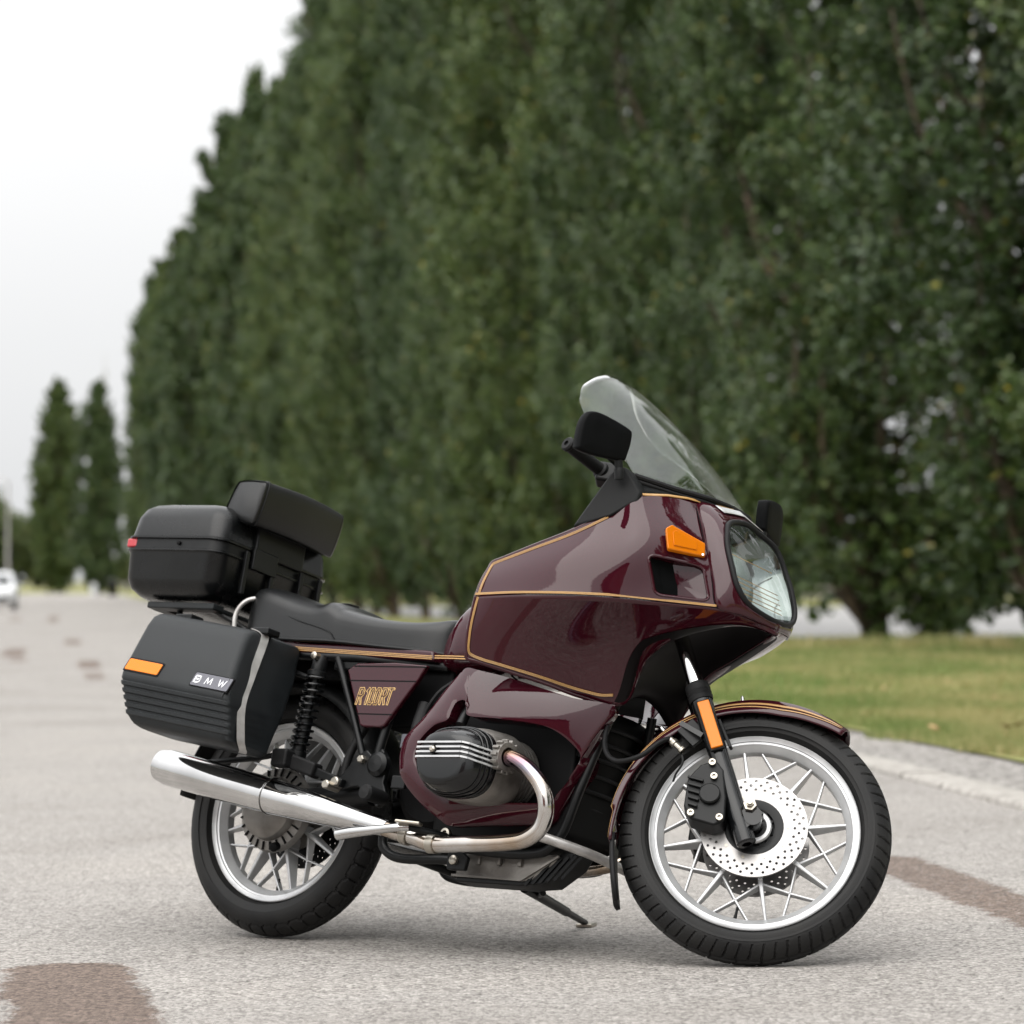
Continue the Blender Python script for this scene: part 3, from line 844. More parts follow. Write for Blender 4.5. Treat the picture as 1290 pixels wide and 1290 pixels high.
def gtext(name, body, size, o, xdir, ydir, mt, parent, extr=.0008, offset=0.0, sx=1.0, shear=0.0, spacing=1.0):
    cu = bpy.data.curves.new(name, 'FONT'); cu.body = body; cu.size = size; cu.extrude = extr; cu.offset = offset
    cu.shear = shear; cu.space_character = spacing; cu.align_x = 'CENTER'; cu.align_y = 'CENTER'
    tmp = bpy.data.objects.new(name, cu); col.objects.link(tmp)
    dg = bpy.context.evaluated_depsgraph_get()
    me = bpy.data.meshes.new_from_object(tmp.evaluated_get(dg))
    bpy.data.objects.remove(tmp); bpy.data.curves.remove(cu)
    X = Vector(xdir).normalized(); Y = Vector(ydir); Y = (Y - X * X.dot(Y)).normalized(); Z = X.cross(Y)
    Mx = Matrix(((X.x * sx, Y.x, Z.x, o[0]), (X.y * sx, Y.y, Z.y, o[1]), (X.z * sx, Y.z, Z.z, o[2]), (0, 0, 0, 1)))
    me.transform(Mx); me.materials.clear(); me.materials.append(mt); me.name = name
    ob = bpy.data.objects.new(name, me); col.objects.link(ob); ob.parent = parent
    return ob

STROKE = {'R': [[(0, 0), (0, 1), (.42, 1), (.55, .88), (.55, .64), (.42, .52), (0, .52)], [(.25, .52), (.55, 0)]],
          '1': [[(.05, .82), (.22, 1), (.22, 0)]],
          '0': [[(0, .15), (0, .85), (.13, 1), (.37, 1), (.5, .85), (.5, .15), (.37, 0), (.13, 0), (0, .15)]],
          'T': [[(-.08, 1), (.56, 1)], [(.24, 1), (.24, 0)]],
          'B': [[(0, 0), (0, 1), (.5, 1), (.62, .9), (.62, .62), (.5, .52), (0, .52)], [(.5, .52), (.64, .42), (.64, .12), (.5, 0), (0, 0)]],
          'M': [[(0, 0), (.1, 1), (.42, .1), (.74, 1), (.84, 0)]],
          'W': [[(0, 1), (.22, 0), (.46, .9), (.70, 0), (.94, 1)]]}
def letters(name, items, h, o, xdir, ydir, wd, th, mt, parent, shear=0.0, sx=.62):
    """items: (char, offset in letter heights); strokes as flat raised bars"""
    X = np.array(xdir, float); X /= np.linalg.norm(X); Y = np.array(ydir, float); Y -= X * X.dot(Y); Y /= np.linalg.norm(Y); Z = np.cross(X, Y)
    for ch, ox in items:
        mb = MB()
        for pl in STROKE[ch]:
            q = [np.array(o) + X * ((x * sx + ox + y * shear) * h) + Y * (y * h) for x, y in pl]
            for a_, b_ in zip(q[:-1], q[1:]):
                t = (b_ - a_) / np.linalg.norm(b_ - a_)
                bar(mb, a_ - t * wd * .45, b_ + t * wd * .45, wd, th, up=tuple(Z))
        mb.build(name, mt, parent, sharp=30)

# ---- wheels -------------------------------------------------------
def groove_front(th, s):
    a = np.abs(s)
    ph = (th * 66 / (2 * np.pi) + s * .55) % 1
    ph2 = (th * 33 / (2 * np.pi) + s * .9) % 1
    g = ((ph < .16) & (a > .30) & (a < .97)) | ((ph2 < .09) & (a <= .30)) | (np.abs(a - .22) < .035)
    return g
def groove_rear(th, s):
    a = np.abs(s); N = 44
    u = th * N / (2 * np.pi)
    tri = np.abs((u % 1) * 2 - 1)
    g = (np.abs(a - .62 - .20 * np.sqrt(np.clip(1 - (2 * (u % 1) - 1) ** 2, 0, 1)) + .06) < .04)
    g |= (((u % 1) < .10) & (a > .12) & (a < .60))
    g |= (np.abs(a - .12 - .10 * tri) < .03)
    return g

def build_tyre(name, Rt, w, rb, wb, groove, parent, nth=840):
    """Rt crown radius, w half width, rb/wb bead radius and half width"""
    prof = []      # (s marker, radius, y)
    for k in range(33):                     # tread from -1..1
        s = -1 + 2 * k / 32
        y = w * .93 * math.sin(s * 1.12) / math.sin(1.12)
        r = Rt - .034 * (1 - math.cos(s * 1.12)) / (1 - math.cos(1.12))
        prof.append((s, r, y))
    right = [(None, Rt - .046, w * 1.0), (None, Rt - .056, w * 1.005), (None, (Rt + rb) / 2 - .002, w * .99), (None, rb + .018, w * .90), (None, rb + .010, w * .85), (None, rb + .009, w * .80), (None, rb + .001, wb), (None, rb - .012, wb * .9)]
    full = [(a, r, -y) for a, r, y in right[::-1]] + prof + right
    th = np.linspace(0, 2 * np.pi, nth, endpoint=False)
    V = np.zeros((len(full), nth, 3))
    for j, (s, r, y) in enumerate(full):
        rr = np.full(nth, r)
        if s is not None: rr = rr - .0055 * groove(th, s)
        V[j, :, 0] = rr * np.cos(th); V[j, :, 1] = y; V[j, :, 2] = rr * np.sin(th)
    me = bpy.data.meshes.new(name)
    nv, nu = V.shape[:2]
    idx = np.arange(nv * nu).reshape(nv, nu); nx = np.roll(idx, -1, 1)
    F = np.stack([idx[:-1], nx[:-1], nx[1:], idx[1:]], -1).reshape(-1, 4)
    n = len(F)
    me.vertices.add(nv * nu); me.vertices.foreach_set('co', V.reshape(-1).astype(np.float32))
    me.loops.add(n * 4); me.loops.foreach_set('vertex_index', F.reshape(-1).astype(np.int32))
    me.polygons.add(n); me.polygons.foreach_set('loop_start', np.arange(0, n * 4, 4, dtype=np.int32))
    me.polygons.foreach_set('use_smooth', np.ones(n, bool))
    me.update(); me.set_sharp_from_angle(angle=R(32)); me.materials.append(M['tyre'])
    o = bpy.data.objects.new(name, me); col.objects.link(o); o.parent = parent
    return o

def disc_mesh(ri, ro, r0, r1, y, th, nang=56, rows=3):
    """drilled brake disc: every second cell of a polar grid has a round hole"""
    mb = MB(); rad = [ri] + list(np.linspace(r0, r1, rows + 1)) + [ro]
    for side, yy in ((-1, y - th / 2), (1, y + th / 2)):
        for i in range(len(rad) - 1):
            for k in range(nang):
                a0, a1 = 2 * math.pi * k / nang, 2 * math.pi * (k + 1) / nang
                P = lambda r, a: (r * math.cos(a), yy, r * math.sin(a))
                q = [P(rad[i], a0), P(rad[i + 1], a0), P(rad[i + 1], a1), P(rad[i], a1)]
                hole = 0 < i < len(rad) - 2 and (k + i * 1) % 2 == 0
                if not hole: mb.add(q, [(0, 1, 2, 3)]); continue
                rc, ac = (rad[i] + rad[i + 1]) / 2, (a0 + a1) / 2
                hr = .0036; hv = []
                for t in range(8):
                    b = 2 * math.pi * (t + .5) / 8
                    dr, da = hr * math.cos(b), hr * math.sin(b) / rc
                    hv.append(P(rc + dr, ac + da))
                # corner order: (in,a0) (out,a0) (out,a1) (in,a1); hole angles start at +r
                v = q + hv
                H = lambda t: 4 + t % 8
                f = [(1, 2, H(0), H(7)), (2, H(1), H(0)), (2, 3, H(3), H(2)), (2, H(2), H(1)), (3, H(4), H(3)), (3, 0, H(4 + 1 - 1 + 0 + 0), ) if False else (3, 0, H(5), H(4)), (0, H(6), H(5)), (0, 1, H(7), H(6))]
                f[0] = (1, 2, H(0), H(7)); mb.add(v, f)
    for r in (ri, ro):
        v = []
        for yy in (y - th / 2, y + th / 2):
            v += [(r * math.cos(2 * math.pi * k / 56), yy, r * math.sin(2 * math.pi * k / 56)) for k in range(56)]
        mb.add(v, grid_faces(56, 2, True))
    return mb

def build_wheel(name, loc, rb, wr, Rt, wt, groove, hubr, discs, steer, rot0, label, hub_mat, spoke_in):
    """rb: rim flange radius, wr: rim half width"""
    ri = rb - .034
    mb = MB()
    k = wr / .031
    prof = [(-.031 * k, rb - .006), (-.0335 * k, rb - .002), (-.0325 * k, rb), (-.030 * k, rb + .001), (-.027 * k, rb - .008), (-.012 * k, rb - .02), (.012 * k, rb - .02), (.027 * k, rb - .008), (.030 * k, rb + .001), (.0325 * k, rb), (.0335 * k, rb - .002), (.031 * k, rb - .006),
            (.029 * k, rb - .012), (.026 * k, rb - .013), (.025 * k, rb - .018), (.020 * k, rb - .023), (.014 * k, ri + .002), (.010 * k, ri - .001), (-.010 * k, ri - .001), (-.014 * k, ri + .002), (-.020 * k, rb - .023), (-.025 * k, rb - .018), (-.026 * k, rb - .013), (-.029 * k, rb - .012)]
    lathe(mb, prof, (0, 0, 0), (0, 1, 0), 120, closed=True)
    wh = mb.build(name, M['silver'], bike, sharp=28)
    wh.matrix_local = (STEER if steer else Matrix.Identity(4)) @ Matrix.Translation(loc)
    wh['label'] = label
    build_tyre('tyre', Rt, wt, rb, wr * .9, groove, wh)
    # cast spokes: eight straight ones and a cross between each pair
    def P(r, a, y=0.0): return (r * math.cos(a), y, r * math.sin(a))
    for i in range(8):
        a = rot0 + i * math.pi / 4
        s = MB()
        d = spoke_in
        bar(s, P(hubr * .6, a), P(d, a), (.014, .0115), (.080, .052), up=(0, 1, 0))
        bar(s, P(d - .001, a), P(ri + .004, a), (.0115, .0072), (.050, .022), up=(0, 1, 0))
        s.build('spoke', M['silver'], wh, bevel=.003)
        c = MB(); am = a + math.pi / 8; rx = d + (ri - d) * .50
        for sg in (-1, 1):
            p0 = P(d + .004, a + (.0 if sg < 0 else math.pi / 4)); p1 = P(rx, am)
            p2 = P(ri + .004, am - sg * -.20 * -1 if False else am + (.21 if sg < 0 else -.21))
            bar(c, p0, p1, (.0066, .0058), (.034, .020), up=(0, 1, 0))
            bar(c, p1, p2, (.0058, .0050), (.020, .016), up=(0, 1, 0))
        c.build('cross_spoke', M['silver'], wh, bevel=.002)
    h = MB()
    lathe(h, [(-.062, .02), (-.062, hubr * .55), (-.05, hubr * .62), (-.045, hubr), (-.036, hubr), (-.03, hubr * .75), (.03, hubr * .75), (.036, hubr), (.045, hubr), (.05, hubr * .62), (.062, hubr * .55), (.062, .02)], (0, 0, 0), (0, 1, 0), 40, closed=True)
    for kk in range(10):
        a = kk * math.pi / 5
        bar(h, P(.02, a, -.046), P(hubr * .98, a, -.046), .006, .012, up=(0, 1, 0))
    h.build('hub', hub_mat, wh, sharp=35)
    h = MB(); lathe(h, [(-.066, .030), (-.068, .032), (-.068, .040), (-.064, .043), (-.060, .043)], (0, 0, 0), (0, 1, 0), 36); h.build('hub_ring', M['silver'], wh, sharp=30)
    for y in discs:
        dm = disc_mesh(.069, .130, .093, .126, y, .006)
        dk = dm.build('brake_disc', M['disc'], wh, sharp=30)
        b = MB()
        for kk in range(10):
            a = kk * math.pi / 5 + .2
            lathe(b, [(-.004, .0), (-.004, .0042), (.004, .0042), (.004, 0)], P(.082, a, y), (0, 1, 0), 8)
        b.build('rivet', M['bolt'], dk)
        cr_m = MB(); lathe(cr_m, [(-.004, .066), (-.003, .072), (.003, .072), (.004, .066), (.0, .05)], (0, y, 0), (0, 1, 0), 40, closed=True)
        for kk in range(5):
            a = kk * 2 * math.pi / 5
            bar(cr_m, P(.03, a, y + (.012 if y < 0 else -.012)), P(.069, a, y), .016, .006, up=(0, 1, 0))
        cr_m.build('disc_carrier', M['satin_black'], wh)
    v = MB(); a = -1.58
    lathe(v, [(0, .004), (.012, .0045), (.014, .0035), (.034, .0035), (.035, .002)], P(ri, a, 0), (-math.cos(a), 0, -math.sin(a)), 8)
    v.build('valve', M['rubber'], wh)
    return wh

fw = build_wheel('front_wheel', (1.465, 0, .325), .2555, .031, .330, .050, groove_front, .058, (-.059, .059), True, .33, 'silver cast front wheel turned to the left', M['satin_black'], .124)
rw = build_wheel('rear_wheel', (0, 0, .3225), .2415, .036, .328, .058, groove_rear, .085, (), False, .25, 'silver cast rear wheel', M['alu'], .095)
dm = disc_mesh(.069, .130, .093, .126, .075, .006); dm.build('brake_disc', M['satin_black'], rw, sharp=30)

# ---- front fork, steered -----------------------------------------
fd = Vector((-math.sin(RAKE), 0, math.cos(RAKE)))
fb = Vector((1.4625, 0, .262))
def fp(d, y=0.0, off=0.0):
    """point on the fork axis d metres up, off metres forward"""
    p = fb + fd * d + Vector((math.cos(RAKE), 0, math.sin(RAKE))) * off
    return (p.x, y, p.z)
for s, yy in ((-1, -.098), (1, .098)):
    mb = MB()
    lathe(mb, [(0, .012), (0, .021), (.004, .0245), (.09, .0255), (.10, .0245), (.36, .0245), (.372, .0265), (.40, .0265), (.40, .02)], fp(0, yy), fd, 28)
    bar(mb, fp(.05, yy, .0), fp(.075, yy, .05), .045, .04)
    lathe(mb, [(-.024, .0), (-.024, .021), (.024, .021), (.024, 0)], (1.465, yy, .325), (0, 1, 0), 20)
    bar(mb, fp(.30, yy, -.02), fp(.36, yy * .75, -.06), .03, .012)
    leg = steered(mb.build('fork_slider', M['gloss_black'], bike, sharp=35))
    mb = MB(); lathe(mb, [(.40, .019), (.395, .029), (.405, .031), (.41, .029), (.415, .031), (.42, .029), (.425, .031), (.44, .0295), (.446, .0215)], fp(0, yy), fd, 24)
    mb.build('dust_boot', M['rubber'], leg, sharp=30)
    mb = MB(); lathe(mb, [(.40, .0195), (.86, .0195), (.86, .01)], fp(0, yy), fd, 24)
    steered(mb.build('fork_tube', M['chrome'], bike, sharp=35))
    # amber reflector and its black tray
    mb = MB(); bar(mb, fp(.245, yy + s * .029), fp(.385, yy + s * .029), .036, .010, up=(0, 1, 0))
    mb.build('reflector_tray', M['plastic'], leg, bevel=.003)
    mb = MB(); bar(mb, fp(.250, yy + s * .036), fp(.380, yy + s * .036), .030, .008, up=(0, 1, 0))
    mb.build('reflector', M['amber'], leg, bevel=.003)
    # pinch bolt, axle nut
    mb = MB(); lathe(mb, [(0, .016), (.012, .016), (.012, .010), (.02, .009), (.02, .0)], (1.452, yy + s * .022, .352), (0, s, 0), 6); lathe(mb, [(.02, .007), (.026, .006), (.026, 0)], (1.452, yy + s * .022, .352), (0, s, 0), 14)
    mb.build('axle_bolt', M['bolt'], leg, sharp=30)
    # brake caliper behind the leg
    mb = MB()
    prism(mb, [(1.290, .392), (1.312, .432), (1.345, .452), (1.370, .43), (1.392, .36), (1.402, .300), (1.378, .282), (1.318, .288), (1.296, .32)], yy - .030, yy + .034)
    cal = steered(mb.build('brake_caliper', M['satin_black'], bike, bevel=.006))
    mb = MB()
    for kk in range(5):
        bar(mb, (1.290 + .004 * kk, yy + s * .034, .392 - .017 * kk), (1.330, yy + s * .036, .388 - .017 * kk), .007, .008, up=(0, 1, 0))
    mb.build('fin', M['satin_black'], cal, bevel=.002)
    mb = MB(); lathe(mb, [(0, .026), (.008, .026), (.011, .023), (.011, 0)], (1.352, yy + s * .032, .358), (0, s, 0), 26)
    mb.build('piston_cap', M['satin_black'], cal, sharp=30)
    for bx, bz in ((1.340, .440), (1.352, .405), (1.318, .300), (1.388, .302)):
        mb = MB(); lathe(mb, [(0, .0085), (.007, .0085), (.007, .0045), (.002, .0045), (.002, 0)], (bx, yy + s * .034, bz), (0, s, 0), 14)
        mb.build('bolt', M['bolt'], cal, sharp=30)

mb = MB(); lathe(mb, [(-.11, 0), (-.11, .01), (.11, .01), (.11, 0)], (1.465, 0, .325), (0, 1, 0), 14)
steered(mb.build('front_axle', M['bolt'], bike, sharp=35))

# fender
def fend_ring(a, lift=0.0, half=None):
    re = float(np.interp(a, [60, 75, 90, 128, 150, 185, 197], [.322, .310, .302, .312, .320, .336, .345]))
    rt_ = .354
    sec = [(-.0625, re), (-.0625, re + .006), (-.060, re + .016 if re < .335 else re + .008), (-.052, rt_ - .009), (-.036, rt_ - .002), (0, rt_), (.036, rt_ - .002), (.052, rt_ - .009), (.060, re + .016 if re < .335 else re + .008), (.0625, re + .006), (.0625, re)]
    return [((1.465 + (r + lift) * math.cos(R(a))), y, .325 + (r + lift) * math.sin(R(a))) for y, r in sec]
G = np.array([fend_ring(a) for a in np.linspace(61, 197, 60)])
mb = MB(); add_grid(mb, G)
fen = steered(mb.build('front_fender', M['paint'], bike, sharp=60, solid=.003))
def fend_strip(y0, y1):
    mb = MB(); rows = []
    for a in np.linspace(63, 196, 70):
        S = np.array(fend_ring(a, .0012)); q = []
        for t in (y0, y1):
            # position along the right flank between edge (t=0) and shoulder (t=1)
            P_ = cr(S[1:6], 41)[int(round(t * 40))]; q.append(P_ + np.array([0, -.0012, 0]))
        rows.append(q)
    add_grid(mb, np.array(rows)); return mb
for t0, t1 in ((.225, .275), (.325, .375)):
    fend_strip(t0, t1).build('pinstripe', M['gold'], fen, solid=.0004)
mb = MB()
rows = []
for k in range(9):
    t = k / 8; x = 1.128 + .045 * t ** 1.3; z = .245 - .16 * t; hw = .058 * (1 if t < .7 else (1 - (t - .7) ** 2 * 5))
    rows.append([(x + .006 * abs(q) ** 2, q * hw, z) for q in np.linspace(-1, 1, 9)])
add_grid(mb, np.array(rows)); steered(mb.build('mud_flap', M['rubber'], bike, solid=.010, off=0))
# fender stay, with chrome studs
mb = MB()
tube(mb, [(1.30, -.075, .555), (1.325, -.085, .52), (1.352, -.09, .455)], .009, 8, 8)
bar(mb, fp(.26, -.085, .035), fp(.345, -.075, .03), .018, .008)
bar(mb, fp(.30, -.085, -.03), fp(.355, -.08, -.055), .05, .012, up=(0, 1, 0))
steered(mb.build('fender_stay', M['satin_black'], bike, bevel=.002))
for x, y, z in ((1.36, -.035, .668), (1.185, -.035, .548)):
    mb = MB(); d = Vector((x - 1.465, 0, z - .325)).normalized()
    lathe(mb, [(-.01, .0045), (.001, .0045), (.002, .003), (.005, .003), (.006, 0)], (x, y, z), d, 12); steered(mb.build('fender_stud', M['chrome'], bike, sharp=30))

# brake hose to the right caliper
mb = MB(); tube(mb, [(1.06, -.09, .64), (1.073, -.105, .588), (1.099, -.14, .499), (1.152, -.16, .459), (1.225, -.165, .470), (1.262, -.14, .512), (1.278, -.115, .528)], .0065, 10, 40)
mb.build('brake_hose', M['rubber'], bike)
mb = MB(); lathe(mb, [(0, .008), (.012, .009), (.014, .011), (.022, .011), (.024, .008), (.04, .008), (.042, .010), (.05, .010)], (1.272, -.118, .527), (.8, .2, -.6), 12)
mb.build('hose_fitting', M['bolt'], bike, sharp=30)
mb = MB(); tube(mb, [(1.30, -.105, .505), (1.318, -.112, .47), (1.305, -.115, .44), (1.300, -.115, .42)], .0028, 8, 16)
mb.build('brake_line', M['satin_black'], bike)

# handlebar and grips, steered
for s in (-1, 1):
    mb = MB(); tube(mb, [(1.02, s * .05, 1.02), (1.0, s * .14, 1.07), (.955, s * .20, 1.10), (.905, s * .255, 1.115), (.835, s * .345, 1.118)], .0115, 12, 24)
    hb = steered(mb.build('handlebar', M['gloss_black'], bike))
    mb = MB(); d = Vector((.835 - .905, s * .09, .003)).normalized()
    lathe(mb, [(-.015, .012), (-.012, .022), (-.004, .022), (0, .0165), (.11, .0165), (.113, .019), (.120, .019), (.124, .015), (.124, .007), (.118, .006), (.118, 0)], (.905, s * .255, 1.115), d, 20)
    mb.build('grip', M['rubber'], hb, sharp=35)
    mb = MB(); box(mb, (.925, s * .232, 1.112), (.05, .05, .055)); mb.build('switch_housing', M['satin_black'], hb, bevel=.008)
    mb = MB(); tube(mb, [(.965, s * .215, 1.115), (.955, s * .28, 1.117), (.91, s * .345, 1.12)], [.007, .006, .005], 8, 12); mb.build('brake_lever' if s < 0 else 'clutch_lever', M['satin_black'], hb)

# ---- fairing -------------------------------------------------------
F_top = [(.81, -.325, .919), (.929, -.325, .960), (1.043, -.315, 1.004), (1.136, -.29, 1.064), (1.184, -.262, 1.103), (1.229, -.18, 1.121), (1.252, -.115, 1.125)]
F_mid = [(.804, -.347, .870), (.942, -.352, .896), (1.067, -.347, .924), (1.177, -.322, .950), (1.245, -.288, .974), (1.302, -.21, .982), (1.332, -.155, .980)]
F_crease = [(.802, -.36, .824), (.929, -.366, .826), (1.046, -.358, .827), (1.129, -.338, .829), (1.207, -.300, .833), (1.306, -.222, .839), (1.385, -.152, .845)]
C_ext = [(1.427, -.095, .838), (1.456, 0, .828)]
F_low = [(.788, -.352, .736), (.881, -.325, .729), (.966, -.272, .722), (1.03, -.225, .722), (1.100, -.200, .736), (1.215, -.185, .775), (1.322, -.137, .808), (1.412, -.08, .829), (1.462, 0, .820)]
F_bot = [(.783, -.335, .672), (.862, -.29, .655), (.948, -.225, .637), (1.023, -.155, .618), (1.122, -.115, .611), (1.173, -.12, .725), (1.271, -.115, .787), (1.404, -.06, .829), (1.462, 0, .816)]
GU = net([F_top, F_mid, F_crease], 73, 25)
GL = net([F_crease + C_ext, F_low, F_bot], 97, 25)
for _ in range(90): GL[1:-1, 1:-1] += .5 * ((GL[:-2, 1:-1] + GL[2:, 1:-1] + GL[1:-1, :-2] + GL[1:-1, 2:]) / 4 - GL[1:-1, 1:-1])
fair = None
VENT = [(1.250, .946), (1.338, .944), (1.366, .858), (1.268, .852)]     # corners in side view (x, z)
def round_poly(q, r, k=6):
    out = []; n = len(q)
    for i in range(n):
        p, a, b = np.array(q[i]), np.array(q[i - 1]), np.array(q[(i + 1) % n])
        u = (a - p) / np.linalg.norm(a - p); v = (b - p) / np.linalg.norm(b - p)
        for t in np.linspace(0, 1, k):
            out.append(tuple((1 - t) ** 2 * (p + u * r) + 2 * t * (1 - t) * p + t ** 2 * (p + v * r)))
    return out
def dense(q, n):
    q = np.array(list(q) + [q[0]]); d = np.r_[0, np.cumsum(np.linalg.norm(np.diff(q, axis=0), axis=1))]
    t = np.linspace(0, d[-1], n, endpoint=False)
    return np.stack([np.interp(t, d, q[:, 0]), np.interp(t, d, q[:, 1])], 1)
def inside(x, z, q):
    c = False; n = len(q)
    for i in range(n):
        x0, z0 = q[i]; x1, z1 = q[i - 1]
        if (z0 > z) != (z1 > z) and x < (x1 - x0) * (z - z0) / (z1 - z0) + x0: c = not c
    return c
GF = net([F_top, F_mid, F_crease], 217, 91)
def relax(G, n):
    for _ in range(n):
        I = G[1:-1, 1:-1]
        I += .5 * ((G[:-2, 1:-1] + G[2:, 1:-1] + G[1:-1, :-2] + G[1:-1, 2:]) / 4 - I)
    return G
relax(GF, 260)
flat = GF.reshape(-1, 3)
def on_side(x, z):
    d = (flat[:, 0] - x) ** 2 + (flat[:, 2] - z) ** 2; i = np.argsort(d)[:6]; w = 1 / (d[i] + 1e-7)
    return np.array([x, (flat[i, 1] * w).sum() / w.sum(), z])
VL = round_poly(VENT, .016); VD = dense(VL, 80)
for s in (1, -1):
    mb = MB()
    G = GF if s > 0 else mir(GF)
    nv, nu = G.shape[:2]; keep = []
    for j in range(nv - 1):
        for i in range(nu - 1):
            c_ = (GF[j, i] + GF[j + 1, i + 1]) / 2
            if 1.2 < c_[0] < 1.4 and inside(c_[0], c_[2], VL): continue
            a_ = j * nu + i; keep.append((a_, a_ + 1, a_ + nu + 1, a_ + nu))
    mb.add(G.reshape(-1, 3), keep)
    fo = mb.build('fairing_side', M['paint'], bike, sharp=60, solid=.004, off=1)
    fo['label'] = 'upper side of the maroon fairing'
    if s > 0: fair = fo
    loop = np.array([on_side(x, z) for x, z in VD]); loop[:, 1] *= s
    n_ = len(loop); cen = loop.mean(0)
    inw = np.array([-.45, .88 * s, -.1]); inw /= np.linalg.norm(inw)
    depth = np.interp(loop[:, 0] - .25 * (.9 - loop[:, 2]), [1.245, 1.345], [.060, .010])
    l0 = cen + (loop - cen) * 1.012 - inw * .003; l1 = cen + (loop - cen) * .97 + inw * depth[:, None]
    db = MB(); db.add(list(l0) + list(l1), grid_faces(n_, 2, True))
    cc = l1.mean(0); db.add(list(l1) + [cc], [(i, (i + 1) % n_, n_) for i in range(n_)])
    db.build('air_vent', M['paint'], fo, sharp=45)
    rim = MB(); tube(rim, cen + (loop - cen) * 1.02 - inw * .003, .0042, 8, None, closed=True); rim.build('vent_rim', M['paint'], fo)
    rim = MB(); tube(rim, cen + (loop - cen) * .985 - inw * .0015, .0022, 6, None, closed=True); rim.build('vent_gap', M['matte_black'], fo)
    gr = MB()
    for q in range(12):
        z0 = .861 + .0072 * q; xa = 1.268 - (z0 - .852) * .19 + .004
        p0 = on_side(xa, z0); p0[1] *= s; p1_ = p0 + np.array([.040, 0, .003]) ; p1_ = on_side(xa + .036, z0 + .001); p1_[1] *= s
        bar(gr, p0 + inw * .020, p1_ + inw * .036, .0030, .012, up=(0, 0, 1))
    q0 = [on_side(1.268 - (z0 - .852) * .19 + dx, z0) * np.array([1, s, 1]) + inw * dd for z0, dx, dd in ((.856, .002, .010), (.942, .002, .010), (.942, .040, .046), (.856, .040, .046))]
    gr.add(q0, [(0, 1, 2, 3)])
    gr.build('vent_louvre', M['matte_black'], fo)
    mb = MB(); add_grid(mb, GL if s > 0 else mir(GL))
    fl_o = mb.build('fairing_flank', M['paint'], bike, sharp=60, solid=.004, off=1)
    fl_o['label'] = 'undercut lower flank of the maroon fairing'
    # rolled rear and bottom edge
    e = np.concatenate([GU[0][:40:3], []]) if False else None
    edge = np.concatenate([np.array([GU[0, i] for i in range(36, 0, -3)]), np.array([GU[j, 0] for j in range(0, 25, 4)]), np.array([GL[j, 0] for j in range(4, 25, 4)]), np.array([GL[24, i] for i in range(3, 48, 3)])])
    if s < 0: edge = mir(edge)
    mb = MB(); tube(mb, cr(edge, 140), .0055, 10); mb.build('rolled_edge', M['paint'], fo)
    # gold pinstripes
    def strip(pts, nrm, w, name='pinstripe'):
        P_ = cr(pts, 160); T = np.gradient(P_, axis=0); T /= np.linalg.norm(T, axis=1)[:, None]
        N_ = np.array(nrm, float); N_ = np.array([N_[0], N_[1] * s, N_[2]])
        N_ = N_ / np.linalg.norm(N_)
        Bv = np.cross(T, N_); Bv /= np.linalg.norm(Bv, axis=1)[:, None]
        for o_, ww in ((-.5, .0016), (.0, .0016), (.5, .0016)):
            m2 = MB(); c_ = P_ + Bv * (w * o_)
            add_grid(m2, np.array([c_ - Bv * ww / 2, c_ + Bv * ww / 2])); m2.build(name, M['gold'], fo, solid=.0008, off=0)
    # round the panel edge
    ein = []
    def inset(GX, j, i, dj, di): return GX[j + dj, i + di]
    pts = [GU[2, i] for i in range(34, 1, -4)] + [GU[3, 1], GU[8, 1], GU[14, 1], GU[20, 1]] + [GL[4, 1], GL[10, 1], GL[16, 1], GL[20, 1], GL[22, 2]] + [GL[22, i] for i in range(6, 50, 4)]
    pts = np.array(pts)
    pts = pts + np.array([0, -.0062, 0]) + np.where(np.arange(len(pts)) > len(pts) - 12, 1, 0)[:, None] * np.array([.001, -.001, -.004])
    strip(mir(pts) if s < 0 else pts, (0, -1, 0), .0048)
    pts = np.array(F_crease[:]) + np.array([0, -.0055, .004]); pts[-1] += (0, -.001, 0)
    strip(mir(pts) if s < 0 else pts, (0.25, -1, .25), .0044)
    # amber turn signal
    q = [(1.274, -.262, 1.013), (1.287, -.255, 1.024), (1.333, -.170, .999), (1.333, -.163, .966), (1.290, -.262, .960)]
    q = np.array(q); q[:, 1] *= s
    nrm = np.array([.62, -.72 * s, .2])
    mb = MB(); prism3(mb, q - nrm * .004, nrm * .018); ts = mb.build('turn_signal', M['amber'], bike, bevel=.004)
    c_ = q.mean(0); mb = MB(); prism3(mb, c_ + (q - c_) * .62 + nrm * .0125, nrm * .004); mb.build('lens_bulge', M['amber'], ts, bevel=.002)
    mb = MB(); lathe(mb, [(0, .003), (.003, .003), (.003, 0)], q[3] * .88 + c_ * .12 + nrm * .013, nrm, 10); mb.build('screw', M['chrome'], ts)
    # chamfer ridge over the signal
    # mirror mount, stem, mirror
    mp = np.array([(1.032, -.322, 1.006), (1.118, -.312, 1.146), (1.130, -.308, 1.163), (1.152, -.300, 1.169), (1.174, -.282, 1.138), (1.192, -.270, 1.107), (1.190, -.276, 1.085), (1.140, -.312, 1.040)])
    mp[:, 1] *= s
    mb = MB(); prism3(mb, mp, (.0, .045 * s, -.004)); mm = mb.build('mirror_mount', M['plastic'], bike, bevel=.008)
    mb = MB(); lathe(mb, [(-.012, .011), (.012, .012), (.016, .010), (.022, .0105), (.036, .010), (.04, .006)], (1.156, -.322 * s, 1.140), (-.05, -.22 * s, .97), 14); mb.build('mirror_stem', M['plastic'], mm, sharp=30)
